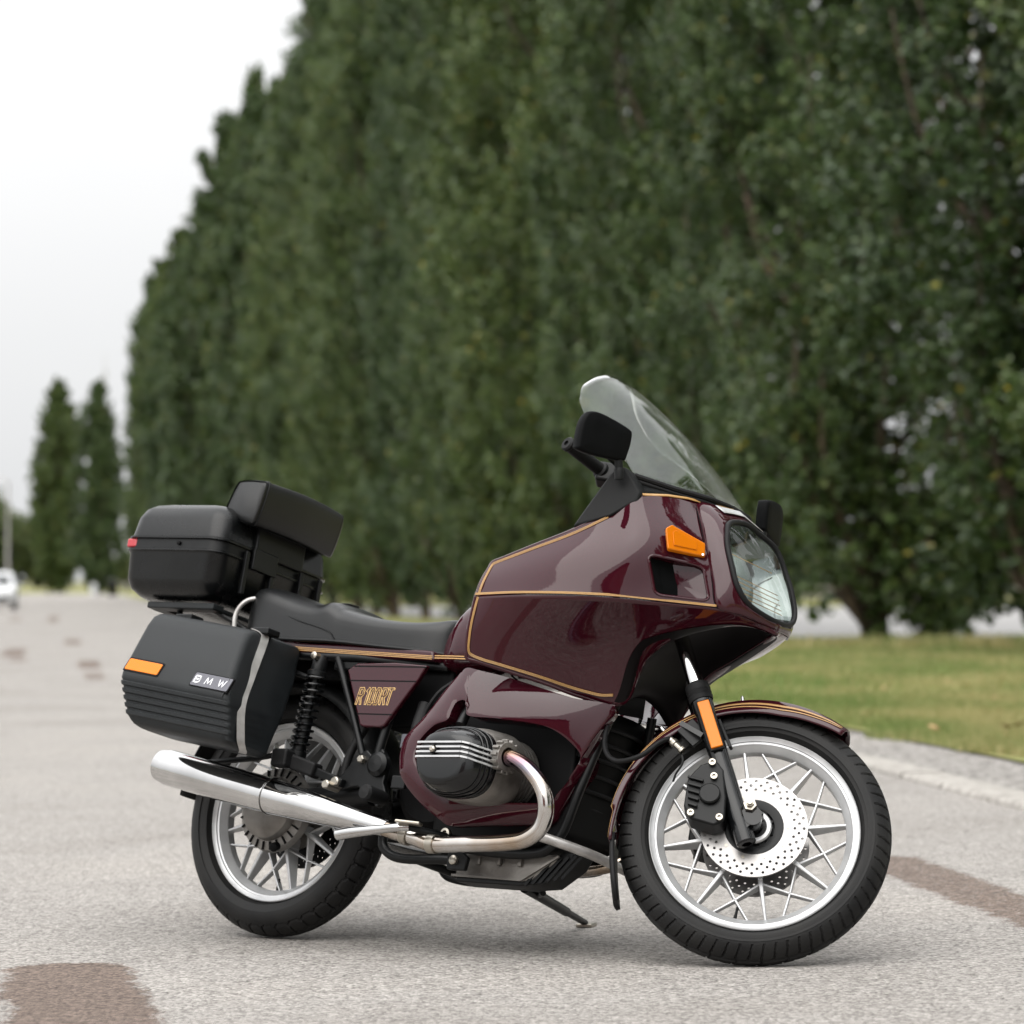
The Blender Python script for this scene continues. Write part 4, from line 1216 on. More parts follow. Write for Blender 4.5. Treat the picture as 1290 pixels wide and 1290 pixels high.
    mo = [(-.0764, -.0403), (-.0749, .0065), (-.0657, .0373), (-.0483, .0501), (-.0116, .0517), (.0654, .0376), (.0807, .0212), (.0746, -.0292), (.0603, -.0472), (-.0295, -.0563), (-.0717, -.0532)]
    mo = cr([(a, 0, b) for a, b in mo], 44, True)[:, [0, 2]]
    MC = np.array([1.143, -.385 * s, 1.22]); hdir = np.array([math.sin(R(18)), math.cos(R(18)) * s, 0]); fdir = np.array([math.cos(R(18)), -math.sin(R(18)) * s, -.06])
    mb = MB(); secs = []
    for d, k in ((-.026, .86), (-.026, .93), (-.018, .97), (-.004, 1.0), (.001, .985), (.0045, .95), (.006, .90), (.0065, .5)):
        secs.append([tuple(MC + hdir * a * k + np.array([0, 0, b * k]) + fdir * d) for a, b in mo])
    loft(mb, secs); mi = mb.build('mirror', M['matte_black'], bike, sharp=40)
    mb = MB(); loft(mb, [[tuple(MC + hdir * a * .88 + np.array([0, 0, b * .88]) - fdir * d) for a, b in mo] for d in (.0262, .0275)]); mb.build('mirror_glass', M['glassdark'], mi)

# nose round the headlight
NO = [(1.274, 0, 1.138), (1.266, -.058, 1.132), (1.252, -.115, 1.125), (1.297, -.145, 1.052), (1.332, -.155, .98), (1.362, -.157, .908), (1.385, -.152, .845), (1.427, -.098, .838), (1.458, 0, .828)]
NI = [(1.326, 0, 1.096), (1.327, -.052, 1.088), (1.343, -.104, 1.068), (1.357, -.124, 1.037), (1.370, -.134, 1.004), (1.390, -.138, .961), (1.414, -.131, .903), (1.432, -.092, .864), (1.453, 0, .846)]
o_, i_ = np.array(NO), np.array(NI)
mid_ = (o_ + i_) / 2 + np.array([.006, 0, .004])
g = np.array([cr(o_, 61), cr(mid_, 61), cr(i_, 61)])
g = np.array([cr(g[:, k], 7) for k in range(61)]).transpose(1, 0, 2)
mb = MB(); add_grid(mb, g); add_grid(mb, mir(g))
nose = mb.build('fairing_nose', M['paint'], bike, sharp=55, solid=.004, off=1)
nose['label'] = 'maroon nose of the fairing round the headlight'
for s in (1, -1):
    q = np.array([cr(NO, 61)[k] for k in range(15, 46)]); q = q if s > 0 else mir(q)
    mb = MB(); tube(mb, q + np.array([.001, -.0030 * s, 0]), .0016, 6); mb.build('panel_seam', M['matte_black'], nose)
# gold line and white strip above the headlight
q = cr(NO[:3], 30); q = np.concatenate([mir(q)[::-1], q[1:]]); q = np.concatenate([mir(np.array(F_top[4:6]))[::1], q, np.array(F_top[4:6])[::-1]])
mb = MB(); qq = cr(q, 90) + np.array([.006, 0, .002]); add_grid(mb, np.array([qq + np.array([.0, 0, .003]), qq + np.array([.004, 0, -.003])])); mb.build('pinstripe', M['gold'], nose, solid=.001, off=0)
a_, b_ = g[2], mir(g[2])
st0 = np.concatenate([mir(g[2][:17])[::-1], g[2][1:17]]); st1 = np.concatenate([mir(g[4][:17])[::-1], g[4][1:17]])
nn = np.array([.006, 0, .006])
mb = MB(); add_grid(mb, np.array([st0[4:-4] + nn, st1[4:-4] + nn])); mb.build('white_strip', M['white'], nose, solid=.0012, off=0)
# headlight: rubber frame, reflector, lens with fine orange lines
ring = cr(np.concatenate([i_, mir(i_)[::-1][1:-1]]), 96, True)
hc = ring.mean(0)
mb = MB(); tube(mb, hc + (ring - hc) * 1.0 + np.array([.005, 0, .002]), .0072, 10, None, closed=True)
hl = mb.build('headlight', M['rubber'], bike)
hl['label'] = 'rectangular headlight under a clear cover in a black frame'
hn = np.array([.95, 0, .31])
mb = MB(); v = []; rings = [(1.0, -.004), (.9, -.035), (.7, -.07), (.4, -.095), (.15, -.105)]
secs = [[tuple(hc + (p - hc) * k + hn * d) for p in ring] for k, d in rings]
loft(mb, secs, caps=False); mb.build('reflector', M['reflector'], hl, sharp=60)
mb = MB(); lathe(mb, [(0, .085), (.006, .088), (.010, .080), (.014, .05), (.016, 0)], hc - hn * .075 + np.array([0, 0, 0]), hn, 36); mb.build('lamp_glass', M['lamp'], hl)
mb = MB(); secs = [[tuple(hc + (p - hc) * k + hn * d) for p in ring] for k, d in ((1.0, .004), (.85, .012), (.6, .019), (.3, .023), (.02, .024))]
loft(mb, secs, caps=False); mb.build('lens', M['lens'], hl, sharp=60)
for t in (.30, .55, .61, .67, .73, .79):
    q = []
    zt = 1.07 - (1.07 - .842) * t; hw = float(np.interp(zt, [.842, .86, .9, .95, 1.0, 1.06], [.05, .085, .125, .132, .128, .105]))
    xt = float(np.interp(zt, [.838, .9, .965, 1.01, 1.07], [1.45, 1.402, 1.37, 1.352, 1.336])) - .004
    mb = MB(); box(mb, (xt, 0, zt), (.0012, hw * 1.66, .0016)); mb.build('heating_line', M['gold'], hl)

# belly liner under the nose, arch to arch; dark lips on the flanks imitate shade
ln = []
GB, GM = GL[24], GL[13]
for k in range(44, 96):
    p, q0 = GB[k], GM[k]; y0 = min(p[1] + .003, -.001)
    t0 = min(1, max(0, (k - 44) / 14))
    shade_lip = [p * (1 - f * t0) + q0 * f * t0 + np.array([0, -.003, -.006 * t0]) for f in (1.0, .66, .33, 0)]
    mid_ = [np.array((p[0] - .002, y0 * q, p[2] + .002 + .045 * (1 - q * q) * min(1, abs(y0) / .1))) for q in np.linspace(.9, -.9, 13)]
    ln.append(shade_lip + mid_ + [v * np.array([1, -1, 1]) for v in shade_lip[::-1]])
mb = MB(); add_grid(mb, np.array(ln)); mb.build('belly_liner', M['paint_in'], bike, sharp=60)
# dark inner panel behind the forks
mb = MB(); add_grid(mb, np.array([[(1.10 - .1 * abs(q), .125 * q, z) for q in np.linspace(-1, 1, 9)] for z in np.linspace(.60, .90, 6)])); mb.build('inner_panel', M['plastic'], bike, solid=.004)
mb = MB(); add_grid(mb, np.array([[(1.08 - .06 * t, y * (1 - .2 * t), .90 + .12 * t) for y in np.linspace(-.2, .2, 9)] for t in np.linspace(0, 1, 4)])); mb.build('cockpit_panel', M['plastic'], bike, solid=.004)

# windscreen
def poly_at(pts, u, sm=.06):
    """piecewise path with softly rounded bends, mirrored about the middle"""
    P_ = np.array(pts, float); k = [0, .30, .58, .84, 1.0]
    def raw(x):
        p = np.array([np.interp(abs(x), k, P_[:, c]) for c in range(3)])
        return p * np.array([1, -1 if x < 0 else 1, 1])
    lim = min(1.0, (1 - abs(u)) / sm)
    return sum(raw(u + d * lim * sm) for d in (-1, -.67, -.33, 0, .33, .67, 1)) / 7
def screen(u):
    b = poly_at([(1.273, 0, 1.143), (1.264, .095, 1.141), (1.222, .166, 1.143), (1.180, .224, 1.150), (1.150, .256, 1.156)], u)
    t = poly_at([(.867, 0, 1.503), (.862, .058, 1.492), (.848, .102, 1.462), (.842, .138, 1.420), (.905, .170, 1.350)], u, .16)
    return b, t
rows = []
for j in range(22):
    t = j / 21; row = []
    for i in range(-40, 41):
        b, tt = screen(i / 40)
        bulge = np.array([.018, 0, .022]) * (4 * t * (1 - t)) * (1 - .5 * abs(i / 40))
        row.append(b * (1 - t) + tt * t + bulge)
    rows.append(row)
mb = MB(); SG = np.array(rows); add_grid(mb, SG)
ws = mb.build('windscreen', M['screen'], bike, sharp=0, solid=.004, off=0)
ws['label'] = 'tall clear curved windscreen'
for dz, r_, nm in ((0.0, .0075, 'screen_gasket'), (-.012, .0055, 'screen_seal')):
    mb = MB(); tube(mb, SG[0] + np.array([.004, 0, dz]), r_, 8); mb.build(nm, M['rubber'], ws)
# gap filler between the screen seal and the fairing top
b_ = [np.array(p) for p in F_top[4:]] + [np.array(NO[1]), np.array(NO[0])]
b_ = cr(b_, 40); b_ = np.concatenate([b_, mir(b_)[::-1][1:]])
t_ = cr(SG[0], len(b_))[::1]
if t_[0][1] > 0: t_ = t_[::-1]
mb = MB(); add_grid(mb, np.array([b_, t_ + np.array([-.004, 0, -.004])])); mb.build('cowl_strip', M['plastic'], ws, solid=.003)

# ---- leg shield / lower fairing, right and left ---------------------
LPo = [(0.715, -0.250, 0.669), (0.758, -0.245, 0.662), (0.861, -0.228, 0.643), (1.008, -0.185, 0.610), (1.098, -0.130, 0.600), (1.068, -0.120, 0.525), (1.031, -0.115, 0.434), (0.990, -0.120, 0.342), (0.963, -0.130, 0.299), (0.900, -0.160, 0.289), (0.815, -0.210, 0.276), (0.743, -0.245, 0.266), (0.714, -0.255, 0.277), (0.652, -0.270, 0.319), (0.593, -0.280, 0.374), (0.576, -0.280, 0.418), (0.573, -0.280, 0.449), (0.580, -0.278, 0.484), (0.619, -0.270, 0.528), (0.642, -0.264, 0.560), (0.665, -0.258, 0.603), (0.686, -0.254, 0.637), (0.700, -0.251, 0.656)]
LPi = [(0.762, -0.268, 0.567), (0.770, -0.268, 0.539), (0.854, -0.260, 0.536), (0.971, -0.215, 0.528), (1.035, -0.175, 0.484), (1.039, -0.165, 0.450), (1.018, -0.160, 0.411), (0.991, -0.160, 0.374), (0.975, -0.170, 0.351), (0.920, -0.200, 0.339), (0.831, -0.245, 0.331), (0.751, -0.265, 0.335), (0.723, -0.270, 0.343), (0.684, -0.285, 0.367), (0.645, -0.290, 0.406), (0.633, -0.290, 0.428), (0.632, -0.290, 0.450), (0.642, -0.287, 0.477), (0.674, -0.281, 0.510), (0.711, -0.277, 0.526), (0.718, -0.275, 0.553), (0.725, -0.273, 0.572), (0.744, -0.270, 0.579)]
for s in (1, -1):
    o_ = np.array(LPo); i_ = np.array(LPi)
    al_ = np.concatenate([o_, i_]); Q = lambda p: np.stack([np.ones(len(p)), p[:, 0], p[:, 2], p[:, 0] ** 2, p[:, 0] * p[:, 2], p[:, 2] ** 2], 1)
    cf = np.linalg.lstsq(Q(al_), al_[:, 1], rcond=None)[0]
    o_[:, 1] = .35 * o_[:, 1] + .65 * Q(o_) @ cf; i_[:, 1] = .2 * i_[:, 1] + .8 * Q(i_) @ cf - .004
    m_ = (o_ * .5 + i_ * .5) + np.array([0, -.006, 0])
    d_ = i_ + np.array([0, .075, 0]); ob = o_ + np.array([.0, .02, 0])
    rings = [ob, o_, m_, i_, i_ * .6 + d_ * .4, d_]
    rings = [cr(r_, 184, True) for r_ in rings]
    A = np.array(rings); sm = [A[0], A[1]]
    sm += [A[1] * .75 + A[2] * .25 + np.array([0, -.002, 0]), A[2], A[3] * .8 + A[2] * .2 + np.array([0, -.002, 0]), A[3], A[4], A[5]]
    A = np.array(sm)
    if s < 0: A = mir(A)
    mb = MB(); nvv, nuu = A.shape[:2]; mb.add(A.reshape(-1, 3), grid_faces(nuu, nvv, True))
    ls = mb.build('leg_shield', M['paint'], bike, sharp=50, solid=.004)
    mb = MB(); prism(mb, [(.62, .30), (.62, .62), (.80, .66), (1.03, .58), (1.0, .3)], -.10 * s, -.105 * s); mb.build('inner_shield', M['dark'], ls)

    # cylinder, head and rocker cover
    y0 = -.12 * s
    mb = MB()
    for k in range(9):
        yk = -.135 - .013 * k; rr = .092
        lathe(mb, [(-.003, .06), (-.003, rr), (.003, rr), (.003, .06)], (.815, yk * s, .415), (0, 1, 0), 30)
    lathe(mb, [(0, .075), (.12, .075)], (.815, -.13 * s, .415), (0, -s, 0), 24)
    cyl = mb.build('cylinder', M['alu'], bike, sharp=30)
    def oct_(hx, hz, c, y, k=1.0):
        q = [(-hx, -.30 * hz), (-hx, .30 * hz), (-.72 * hx, .82 * hz), (-.3 * hx, hz), (.3 * hx, hz), (.78 * hx, .80 * hz), (hx, .35 * hz), (hx, -.35 * hz), (.78 * hx, -.80 * hz), (.3 * hx, -hz), (-.3 * hx, -hz), (-.72 * hx, -.82 * hz)]
        return [(c[0] + x * k, y * s, c[1] + z * k) for x, z in cr([(a, 0, b) for a, b in q], 48, True)[:, [0, 2]]]
    mb = MB()
    for k, (y, hx, hz) in enumerate(((-.245, .106, .092), (-.252, .110, .094), (-.285, .110, .094), (-.300, .104, .090), (-.303, .098, .084))):
        pass
    loft(mb, [oct_(.104, .092, (.806, .415), -.205), oct_(.108, .095, (.804, .415), -.215), oct_(.104, .094, (.800, .414), -.262), oct_(.102, .090, (.798, .412), -.296), oct_(.100, .086, (.798, .412), -.303)])
    lathe(mb, [(-.03, .05), (.0, .040), (.012, .034)], (.885, -.268 * s, .436), (1, -.8 * s, -.05), 24)
    head = mb.build('cylinder_head', M['alu'], bike, sharp=35)
    mb = MB()
    loft(mb, [oct_(.101, .087, (.798, .411), -.300), oct_(.101, .087, (.797, .411), -.312), oct_(.095, .082, (.793, .410), -.330), oct_(.088, .076, (.789, .410), -.352), oct_(.078, .066, (.784, .410), -.370), oct_(.070, .056, (.782, .410), -.376), oct_(.060, .048, (.781, .410), -.3775)])
    rc = mb.build('rocker_cover', M['gloss_black'], bike, sharp=28)
    # fine fins cast round the cover, and four bright ribs over it
    mb = MB()
    for hx, hz, cx_, yy in ((.099, .0855, .796, -.318), (.0955, .0825, .7935, -.330), (.092, .079, .7915, -.342)):
        q = oct_(hx * 1.02, hz * 1.02, (cx_, .411), yy); tube(mb, q, .0022, 6, None, closed=True)
    mb.build('cover_fin', M['gloss_black'], rc)
    for k, dz in enumerate((.030, .018, .006, -.006)):
        zc = .417 + dz
        q = [(.700, -.366, zc), (.710, -.380, zc), (.846, -.3805, zc + .003), (.864, -.372, zc + .001), (.880, -.354, zc - .003), (.894, -.333, zc - .006), (.903, -.312, zc - .009)]
        q = [(x, y * s, z) for x, y, z in q]
        mb = MB()
        for aa, bb in zip(q[:-1], q[1:]): bar(mb, aa, bb, .007, .0045, up=(0, 0, 1))
        mb.build('cover_rib', M['silver'], rc)
    mb = MB(); lathe(mb, [(-.004, .014), (.004, .014), (.004, .009), (.004, 0)], (.762, -.380 * s, .429), (0, -s, 0), 4); mb.build('nut_recess', M['dark'], rc)
    mb = MB(); lathe(mb, [(0, .0085), (.007, .0085), (.010, .005), (.010, 0)], (.762, -.383 * s, .429), (0, -s, 0), 6); mb.build('cover_nut', M['bolt'], rc)
    # finned exhaust nut
    mb = MB(); d = Vector((1, -.12 * s, -.03)).normalized()
    lathe(mb, [(0, .026), (0, .037), (.022, .037), (.022, .024)], (.906, -.292 * s, .433), d, 24)
    up_ = Vector((0, 0, 1)); sx_ = d.cross(up_).normalized(); uy = sx_.cross(d)
    for k in range(14):
        a = k * 2 * math.pi / 14
        c_ = Vector((.906, -.292 * s, .433)) + d * .011 + (sx_ * math.cos(a) + uy * math.sin(a)) * .043
        rad_ = (sx_ * math.cos(a) + uy * math.sin(a))
        bar(mb, c_ - rad_ * .012, c_ + rad_ * .001, .020, .008, up=tuple(d.cross(rad_)))
    mb.build('exhaust_nut', M['alu'], bike, bevel=.0015)
    mb = MB(); tube(mb, [(.745, -.20 * s, .60), (.742, -.245 * s, .56), (.745, -.272 * s, .515)], .013, 10, 10); mb.build('spark_plug_cap', M['satin_black'], bike)
    # exhaust header
    hp = [(.905, -.292, .433), (.945, -.296, .428), (.995, -.297, .405), (1.037, -.292, .366), (1.056, -.284, .320), (1.043, -.27, .272), (1.000, -.266, .238), (.93, -.262, .226), (.80, -.257, .219), (.70, -.25, .217), (.635, -.25, .232), (.575, -.25, .243), (.50, -.25, .258)]
    if s < 0: hp = [(.92, .20, .43), (.985, .20, .40), (1.03, .18, .34), (1.02, .14, .275), (.97, .11, .245), (.83, .10, .222), (.70, .16, .225), (.575, .25, .243), (.50, .25, .258)]
    mb = MB(); tube(mb, hp, .0205, 18, 90); pp = mb.build('exhaust_pipe', M['pipe'], bike)
    for c_, d in (((.70, -.25 * s, .217), (1, 0, 0)), ((.612, -.25 * s, .236), (1, 0, -.2))):
        if s < 0: continue
        mb = MB(); lathe(mb, [(-.011, .021), (-.011, .0245), (.011, .0245), (.011, .021)], c_, d, 20); mb.build('pipe_clamp', M['bolt'], pp, sharp=30)
    # silencer
    ax = Vector((-.283 - .525, 0, .399 - .254)).normalized(); L_ = .822
    p0 = (.527, -.25 * s, .2535)
    mb = MB(); lathe(mb, [(-.02, .0205), (.0, .0225), (.06, .026), (.2, .0370), (.33, .0445), (.382, .0468), (.388, .0468)], p0, ax, 40); si = mb.build('silencer', M['chrome'], bike, sharp=40)
    mb = MB(); lathe(mb, [(.386, .050), (.386, .0478), (.389, .0488), (.392, .0478), (.765, .0478), (.772, .0465), (.795, .0425), (.798, .038), (.790, .034), (.77, .032), (.77, .022), (.805, .021), (.805, .017), (.74, .016), (.74, 0)], p0, ax, 40); mb.build('silencer_body', M['chrome'], si, sharp=40)

# ---- engine, gearbox, frame -----------------------------------------
mb = MB()
prism(mb, [(.58, .27), (.57, .50), (.66, .60), (.92, .62), (1.0, .56), (1.0, .28), (.93, .25), (.68, .25)], -.12, .12); mb.build('engine_block', M['dark'], bike, bevel=.012)
mb = MB(); lathe(mb, [(-.095, .0), (-.095, .10), (-.07, .125), (.07, .125), (.095, .10), (.095, 0)], (.54, 0, .40), (0, 1, 0), 30); lathe(mb, [(-.11, .035), (-.11, .05), (-.09, .055), (-.02, .05)], (.60, -.05, .50), (0, 1, 0), 20); mb.build('gearbox', M['dark'], bike, sharp=40)
# ribbed front cover between the leg shields
fc = MB(); add_grid(fc, np.array([[(1.03 + .025 * (1 - q * q) - .09 * (1 - t), .115 * q, .27 + .33 * t) for q in np.linspace(-1, 1, 13)] for t in np.linspace(0, 1, 6)]))
fco = fc.build('front_cover', M['dark'], bike, solid=.006)
for k in range(8):
    t = .04 + .12 * k
    mb = MB(); tube(mb, [(1.036 + .025 * (1 - q * q) - .09 * (1 - t), .112 * q, .27 + .33 * t) for q in np.linspace(-1, 1, 9)], .0055, 6); mb.build('cover_rib', M['rubber'], fco)
mb = MB(); tube(mb, [(1.038 - .09 * (1 - t), -.045, .27 + .33 * t) for t in np.linspace(0, 1, 5)], .004, 6); mb.build('cover_rib', M['rubber'], fco)
# oil sump
mb = MB(); prism(mb, [(.662, .165), (.650, .225), (.965, .232), (.985, .222), (.900, .163), (.872, .160)], -.098, .0); sp_ = mb.build('oil_sump', M['alu'], bike, bevel=.008)
mb = MB(); prism(mb, [(.66, .153), (.662, .166), (.87, .166), (.985, .240), (1.022, .238), (1.005, .205), (.94, .158), (.86, .150)], -.092, -.01); sb = mb.build('sump_guard', M['satin_black'], sp_, bevel=.004)
for k in range(6):
    x0 = .885 + .022 * k
    mb = MB(); bar(mb, (x0, -.094, .152 + .004 * k), (x0 + .055, -.094, .218 + .003 * k), .008, .006, up=(0, 1, 0)); mb.build('sump_fin', M['satin_black'], sp_)
for x0 in (.735, .80, .865):
    mb = MB(); bar(mb, (x0, -.102, .196), (x0, -.102, .222), .012, .012, up=(0, 1, 0)); mb.build('sump_boss', M['alu'], sp_, bevel=.003)
mb = MB(); bar(mb, (.655, -.101, .167), (.874, -.101, .163), .006, .007, up=(0, 1, 0)); bar(mb, (.874, -.101, .163), (.98, -.101, .226), .006, .007, up=(0, 1, 0)); mb.build('sump_flange', M['alu'], sp_)
# black frame tubes
fr = {'down_tube': [(1.07, -.08, .62), (1.03, -.12, .40), (.985, -.12, .265), (.90, -.12, .225), (.66, -.125, .235), (.47, -.12, .27)],
      'rear_strut': [(.206, -.15, .715), (.30, -.152, .545), (.353, -.155, .444), (.372, -.155, .42)],
      'seat_strut': [(.425, -.13, .68), (.412, -.14, .60), (.395, -.15, .47), (.39, -.15, .40)],
      'seat_rail': [(-.20, -.13, .735), (.1, -.14, .722), (.3, -.14, .715), (.55, -.11, .70)],
      'top_tube': [(.45, 0, .70), (.8, 0, .80), (1.05, 0, .90)]}
for nm, q in fr.items():
    for s in ((1, -1) if q[0][1] else (1,)):
        mb = MB(); tube(mb, [(x, y * s, z) for x, y, z in q], .0125 if nm != 'rear_strut' else .0095, 10, 24); mb.build(nm, M['satin_black'], bike)
# cast footrest plate with bolts
for s in (1, -1):
    mb = MB(); prism(mb, [(.335, .452), (.368, .470), (.392, .452), (.418, .475), (.445, .44), (.44, .385), (.46, .345), (.43, .318), (.395, .35), (.355, .372), (.290, .362), (.262, .385), (.30, .405)], -.150 * s, -.168 * s)
    pl = mb.build('footrest_plate', M['satin_black'], bike, bevel=.005)
    mb = MB(); lathe(mb, [(0, .034), (.014, .032), (.022, .022), (.024, 0)], (.418, -.165 * s, .430), (0, -s, 0), 24); mb.build('pivot_cap', M['satin_black'], pl, sharp=30)
    for bx, bz, r_, ln_ in ((.362, .442, .011, .016), (.300, .378, .013, .03), (.288, .366, .012, .05)):
        mb = MB(); lathe(mb, [(0, r_), (ln_, r_), (ln_ + .003, r_ * .75), (ln_ + .003, 0)], (bx, -.165 * s, bz), (0, -s, 0), 6 if r_ < .012 else 14); mb.build('bolt', M['bolt'], pl, sharp=30)
    # rubber footrests
    mb = MB(); bar(mb, (.132, -.19 * s, .430), (.225, -.18 * s, .405), .045, .040); box(mb, (.130, -.215 * s, .430), (.052, .04, .048)); mb.build('passenger_footrest', M['rubber'], pl, bevel=.008)
    mb = MB(); bar(mb, (.16, -.175 * s, .424), (.315, -.172 * s, .376), .03, .022); mb.build('footrest_arm', M['satin_black'], pl, bevel=.004)
    mb = MB(); lathe(mb, [(0, .017), (.008, .019), (.07, .0215), (.078, .017), (.08, 0)], (.452, -.17 * s, .342), (-.05, -s, .02), 16); mb.build('rider_footrest', M['rubber'], pl, sharp=30)
    mb = MB(); box(mb, (.495, -.172 * s, .385), (.045, .012, .035)); mb.build('bracket_lug', M['satin_black'], pl, bevel=.004)
# chrome brake pedal bar
mb = MB(); tube(mb, [(.430, -.298, .222), (.47, -.300, .228), (.56, -.300, .239), (.615, -.298, .246), (.645, -.285, .250)], [.0155, .0150, .0115, .0105, .0105], 14, 24); pd = mb.build('crash_bar', M['chrome'], bike)
mb = MB(); bar(mb, (.625, -.315, .258), (.685, -.29, .258), .034, .008); mb.build('pedal_pad', M['bolt'], pd, bevel=.003)
mb = MB(); tube(mb, [(.645, -.285, .250), (.70, -.22, .245), (.74, -.14, .245)], .009, 10, 10); mb.build('pedal_arm', M['satin_black'], pd)
# centre stand, folded
mb = MB(); tube(mb, [(.70, -.13, .195), (.65, -.135, .199), (.53, -.135, .196), (.475, -.135, .205), (.445, -.135, .228), (.44, -.135, .262)], .0125, 12, 30); tube(mb, [(.70, .13, .195), (.55, .135, .19), (.46, .135, .2), (.43, .135, .22)], .0125, 12, 20); tube(mb, [(.56, -.13, .196), (.56, .13, .19)], .0115, 10)
cs = mb.build('centre_stand', M['satin_black'], bike)
mb = MB(); prism(mb, [(.672, .172), (.668, .215), (.70, .228), (.735, .205), (.73, .172)], -.135, -.150); mb.build('stand_bracket', M['satin_black'], cs, bevel=.004)
mb = MB(); lathe(mb, [(0, .012), (.008, .012), (.010, .008), (.010, 0)], (.695, -.150, .196), (0, -1, 0), 14); mb.build('stand_bolt', M['bolt'], cs, sharp=30)
mb = MB(); lathe(mb, [(0, .014), (.012, .014), (.013, .008), (.006, .006), (.006, 0)], (.700, -.20, .252), (0, -1, 0), 16); mb.build('clamp_bolt', M['bolt'], bike, sharp=30)
# side stand out to the left, resting on the road
foot = BM.inverted() @ Vector((.197, 9.90, .008))
st = Vector((.735, .10, .178))
mb = MB(); dv = (foot - st)
tube(mb, [st, st + dv * .3, st + dv * .68], [.0145, .0135, .0125], 12, 8); tube(mb, [st + dv * .68, st + dv * .70, foot], [.0095, .0095, .0085], 10, 6)
tube(mb, [(.80, .095, .165), st + dv * .22], .008, 8)
ss = mb.build('side_stand', M['satin_black'], bike)
nb = BM.to_3x3().inverted() @ Vector((0, 0, 1)); fx = (dv - nb * dv.dot(nb)).normalized()
mb = MB(); bar(mb, foot - fx * .018 - nb * .006, foot + fx * .035 - nb * .006, .045, .010, up=tuple(nb)); mb.build('stand_foot', M['bolt'], ss, bevel=.003)
# chrome engine bars low at the front
mb = MB(); tube(mb, [(.965, -.205, .262), (1.02, -.17, .250), (1.075, -.09, .235), (1.10, -.02, .222), (1.095, .03, .22)], .0125, 12, 24); mb.build('engine_bar', M['strap'], bike)

# ---- rear end --------------------------------------------------------
mb = MB(); lathe(mb, [(-.118, .0), (-.118, .035), (-.112, .066), (-.098, .082), (-.075, .086), (-.070, .110), (-.052, .114), (-.046, .112), (-.04, .09)], (0, 0, .3225), (0, 1, 0), 48)
rd = mb.build('final_drive', M['alu'], bike, sharp=32)
for k in range(26):
    a = 2 * math.pi * k / 26
    mb2 = MB(); bar(mb2, (.088 * math.cos(a), -.076, .3225 + .088 * math.sin(a)), (.110 * math.cos(a), -.0725, .3225 + .110 * math.sin(a)), .004, .005, up=(0, 1, 0)); mb2.build('drive_fin', M['dark'], rd)
mb = MB(); tube(mb, [(-.085, -.112, .345), (0, -.123, .352), (.10, -.118, .365)], .010, 8, 8); mb.build('drive_rib', M['alu'], rd)
mb = MB(); lathe(mb, [(0, .014), (.02, .014), (.022, .010), (.022, 0)], (-.080, -.10, .330), (0, -1, 0), 16); mb.build('axle_end', M['bolt'], rd, sharp=30)
mb = MB(); lathe(mb, [(0, .012), (.02, .012), (.022, .008), (.022, 0)], (.045, -.085, .222), (.2, -1, -.4), 12); mb.build('drain_plug', M['dark'], rd, sharp=30)
for s in (1, -1):
    mb = MB(); tube(mb, [(0, -.105 * s, .335), (.15, -.105 * s, .345), (.36, -.11 * s, .37)], [.035, .03, .036], 14, 12); mb.build('swing_arm', M['satin_black'], bike)
    # shock absorber with coil spring
    a, b = Vector((.166, -.172 * s, .705)), Vector((.138, -.172 * s, .425)); ax = (b - a).normalized(); Ls = (b - a).length
    mb = MB(); lathe(mb, [(-.012, .012), (0, .02), (.03, .02), (.034, .026), (.045, .026), (.047, .010), (.15, .010), (.15, .019), (.245, .019), (.247, .024), (.262, .024), (.264, .016), (Ls, .014)], a, ax, 20)
    sh = mb.build('shock_absorber', M['satin_black'], bike, sharp=35)
    u = ax.cross(Vector((0, 1, 0))).normalized(); w_ = ax.cross(u); q = []
    for k in range(11 * 14 + 1):
        t = k / (11 * 14); an = 2 * math.pi * 11 * t
        q.append(a + ax * (.048 + .196 * t) + (u * math.cos(an) + w_ * math.sin(an)) * .0255)
    mb = MB(); tube(mb, q, .0038, 7); mb.build('coil_spring', M['gloss_black'], sh)
    mb = MB(); lathe(mb, [(0, .010), (.018, .010), (.020, .006), (.020, 0)], a + Vector((.002, -.015 * s, .004)), (0, -s, 0), 12); mb.build('top_bolt', M['bolt'], sh, sharp=30)
# black rear mudguard
rows = []
for a in np.linspace(15, 175, 40):
    rows.append([(.365 * math.cos(R(a)) * (1 - .10 * abs(q) ** 3), .085 * q, .3225 + .365 * math.sin(R(a)) * (1 - .10 * abs(q) ** 3)) for q in np.linspace(-1, 1, 11)])
mb = MB(); add_grid(mb, np.array(rows)); mb.build('rear_mudguard', M['plastic'], bike, solid=.003)
mb = MB(); prism(mb, [(-.15, .68), (-.15, .735), (.56, .71), (.56, .60), (.50, .55), (.36, .54), (.30, .66)], -.10, .10); mb.build('battery_box', M['dark'], bike, bevel=.01)
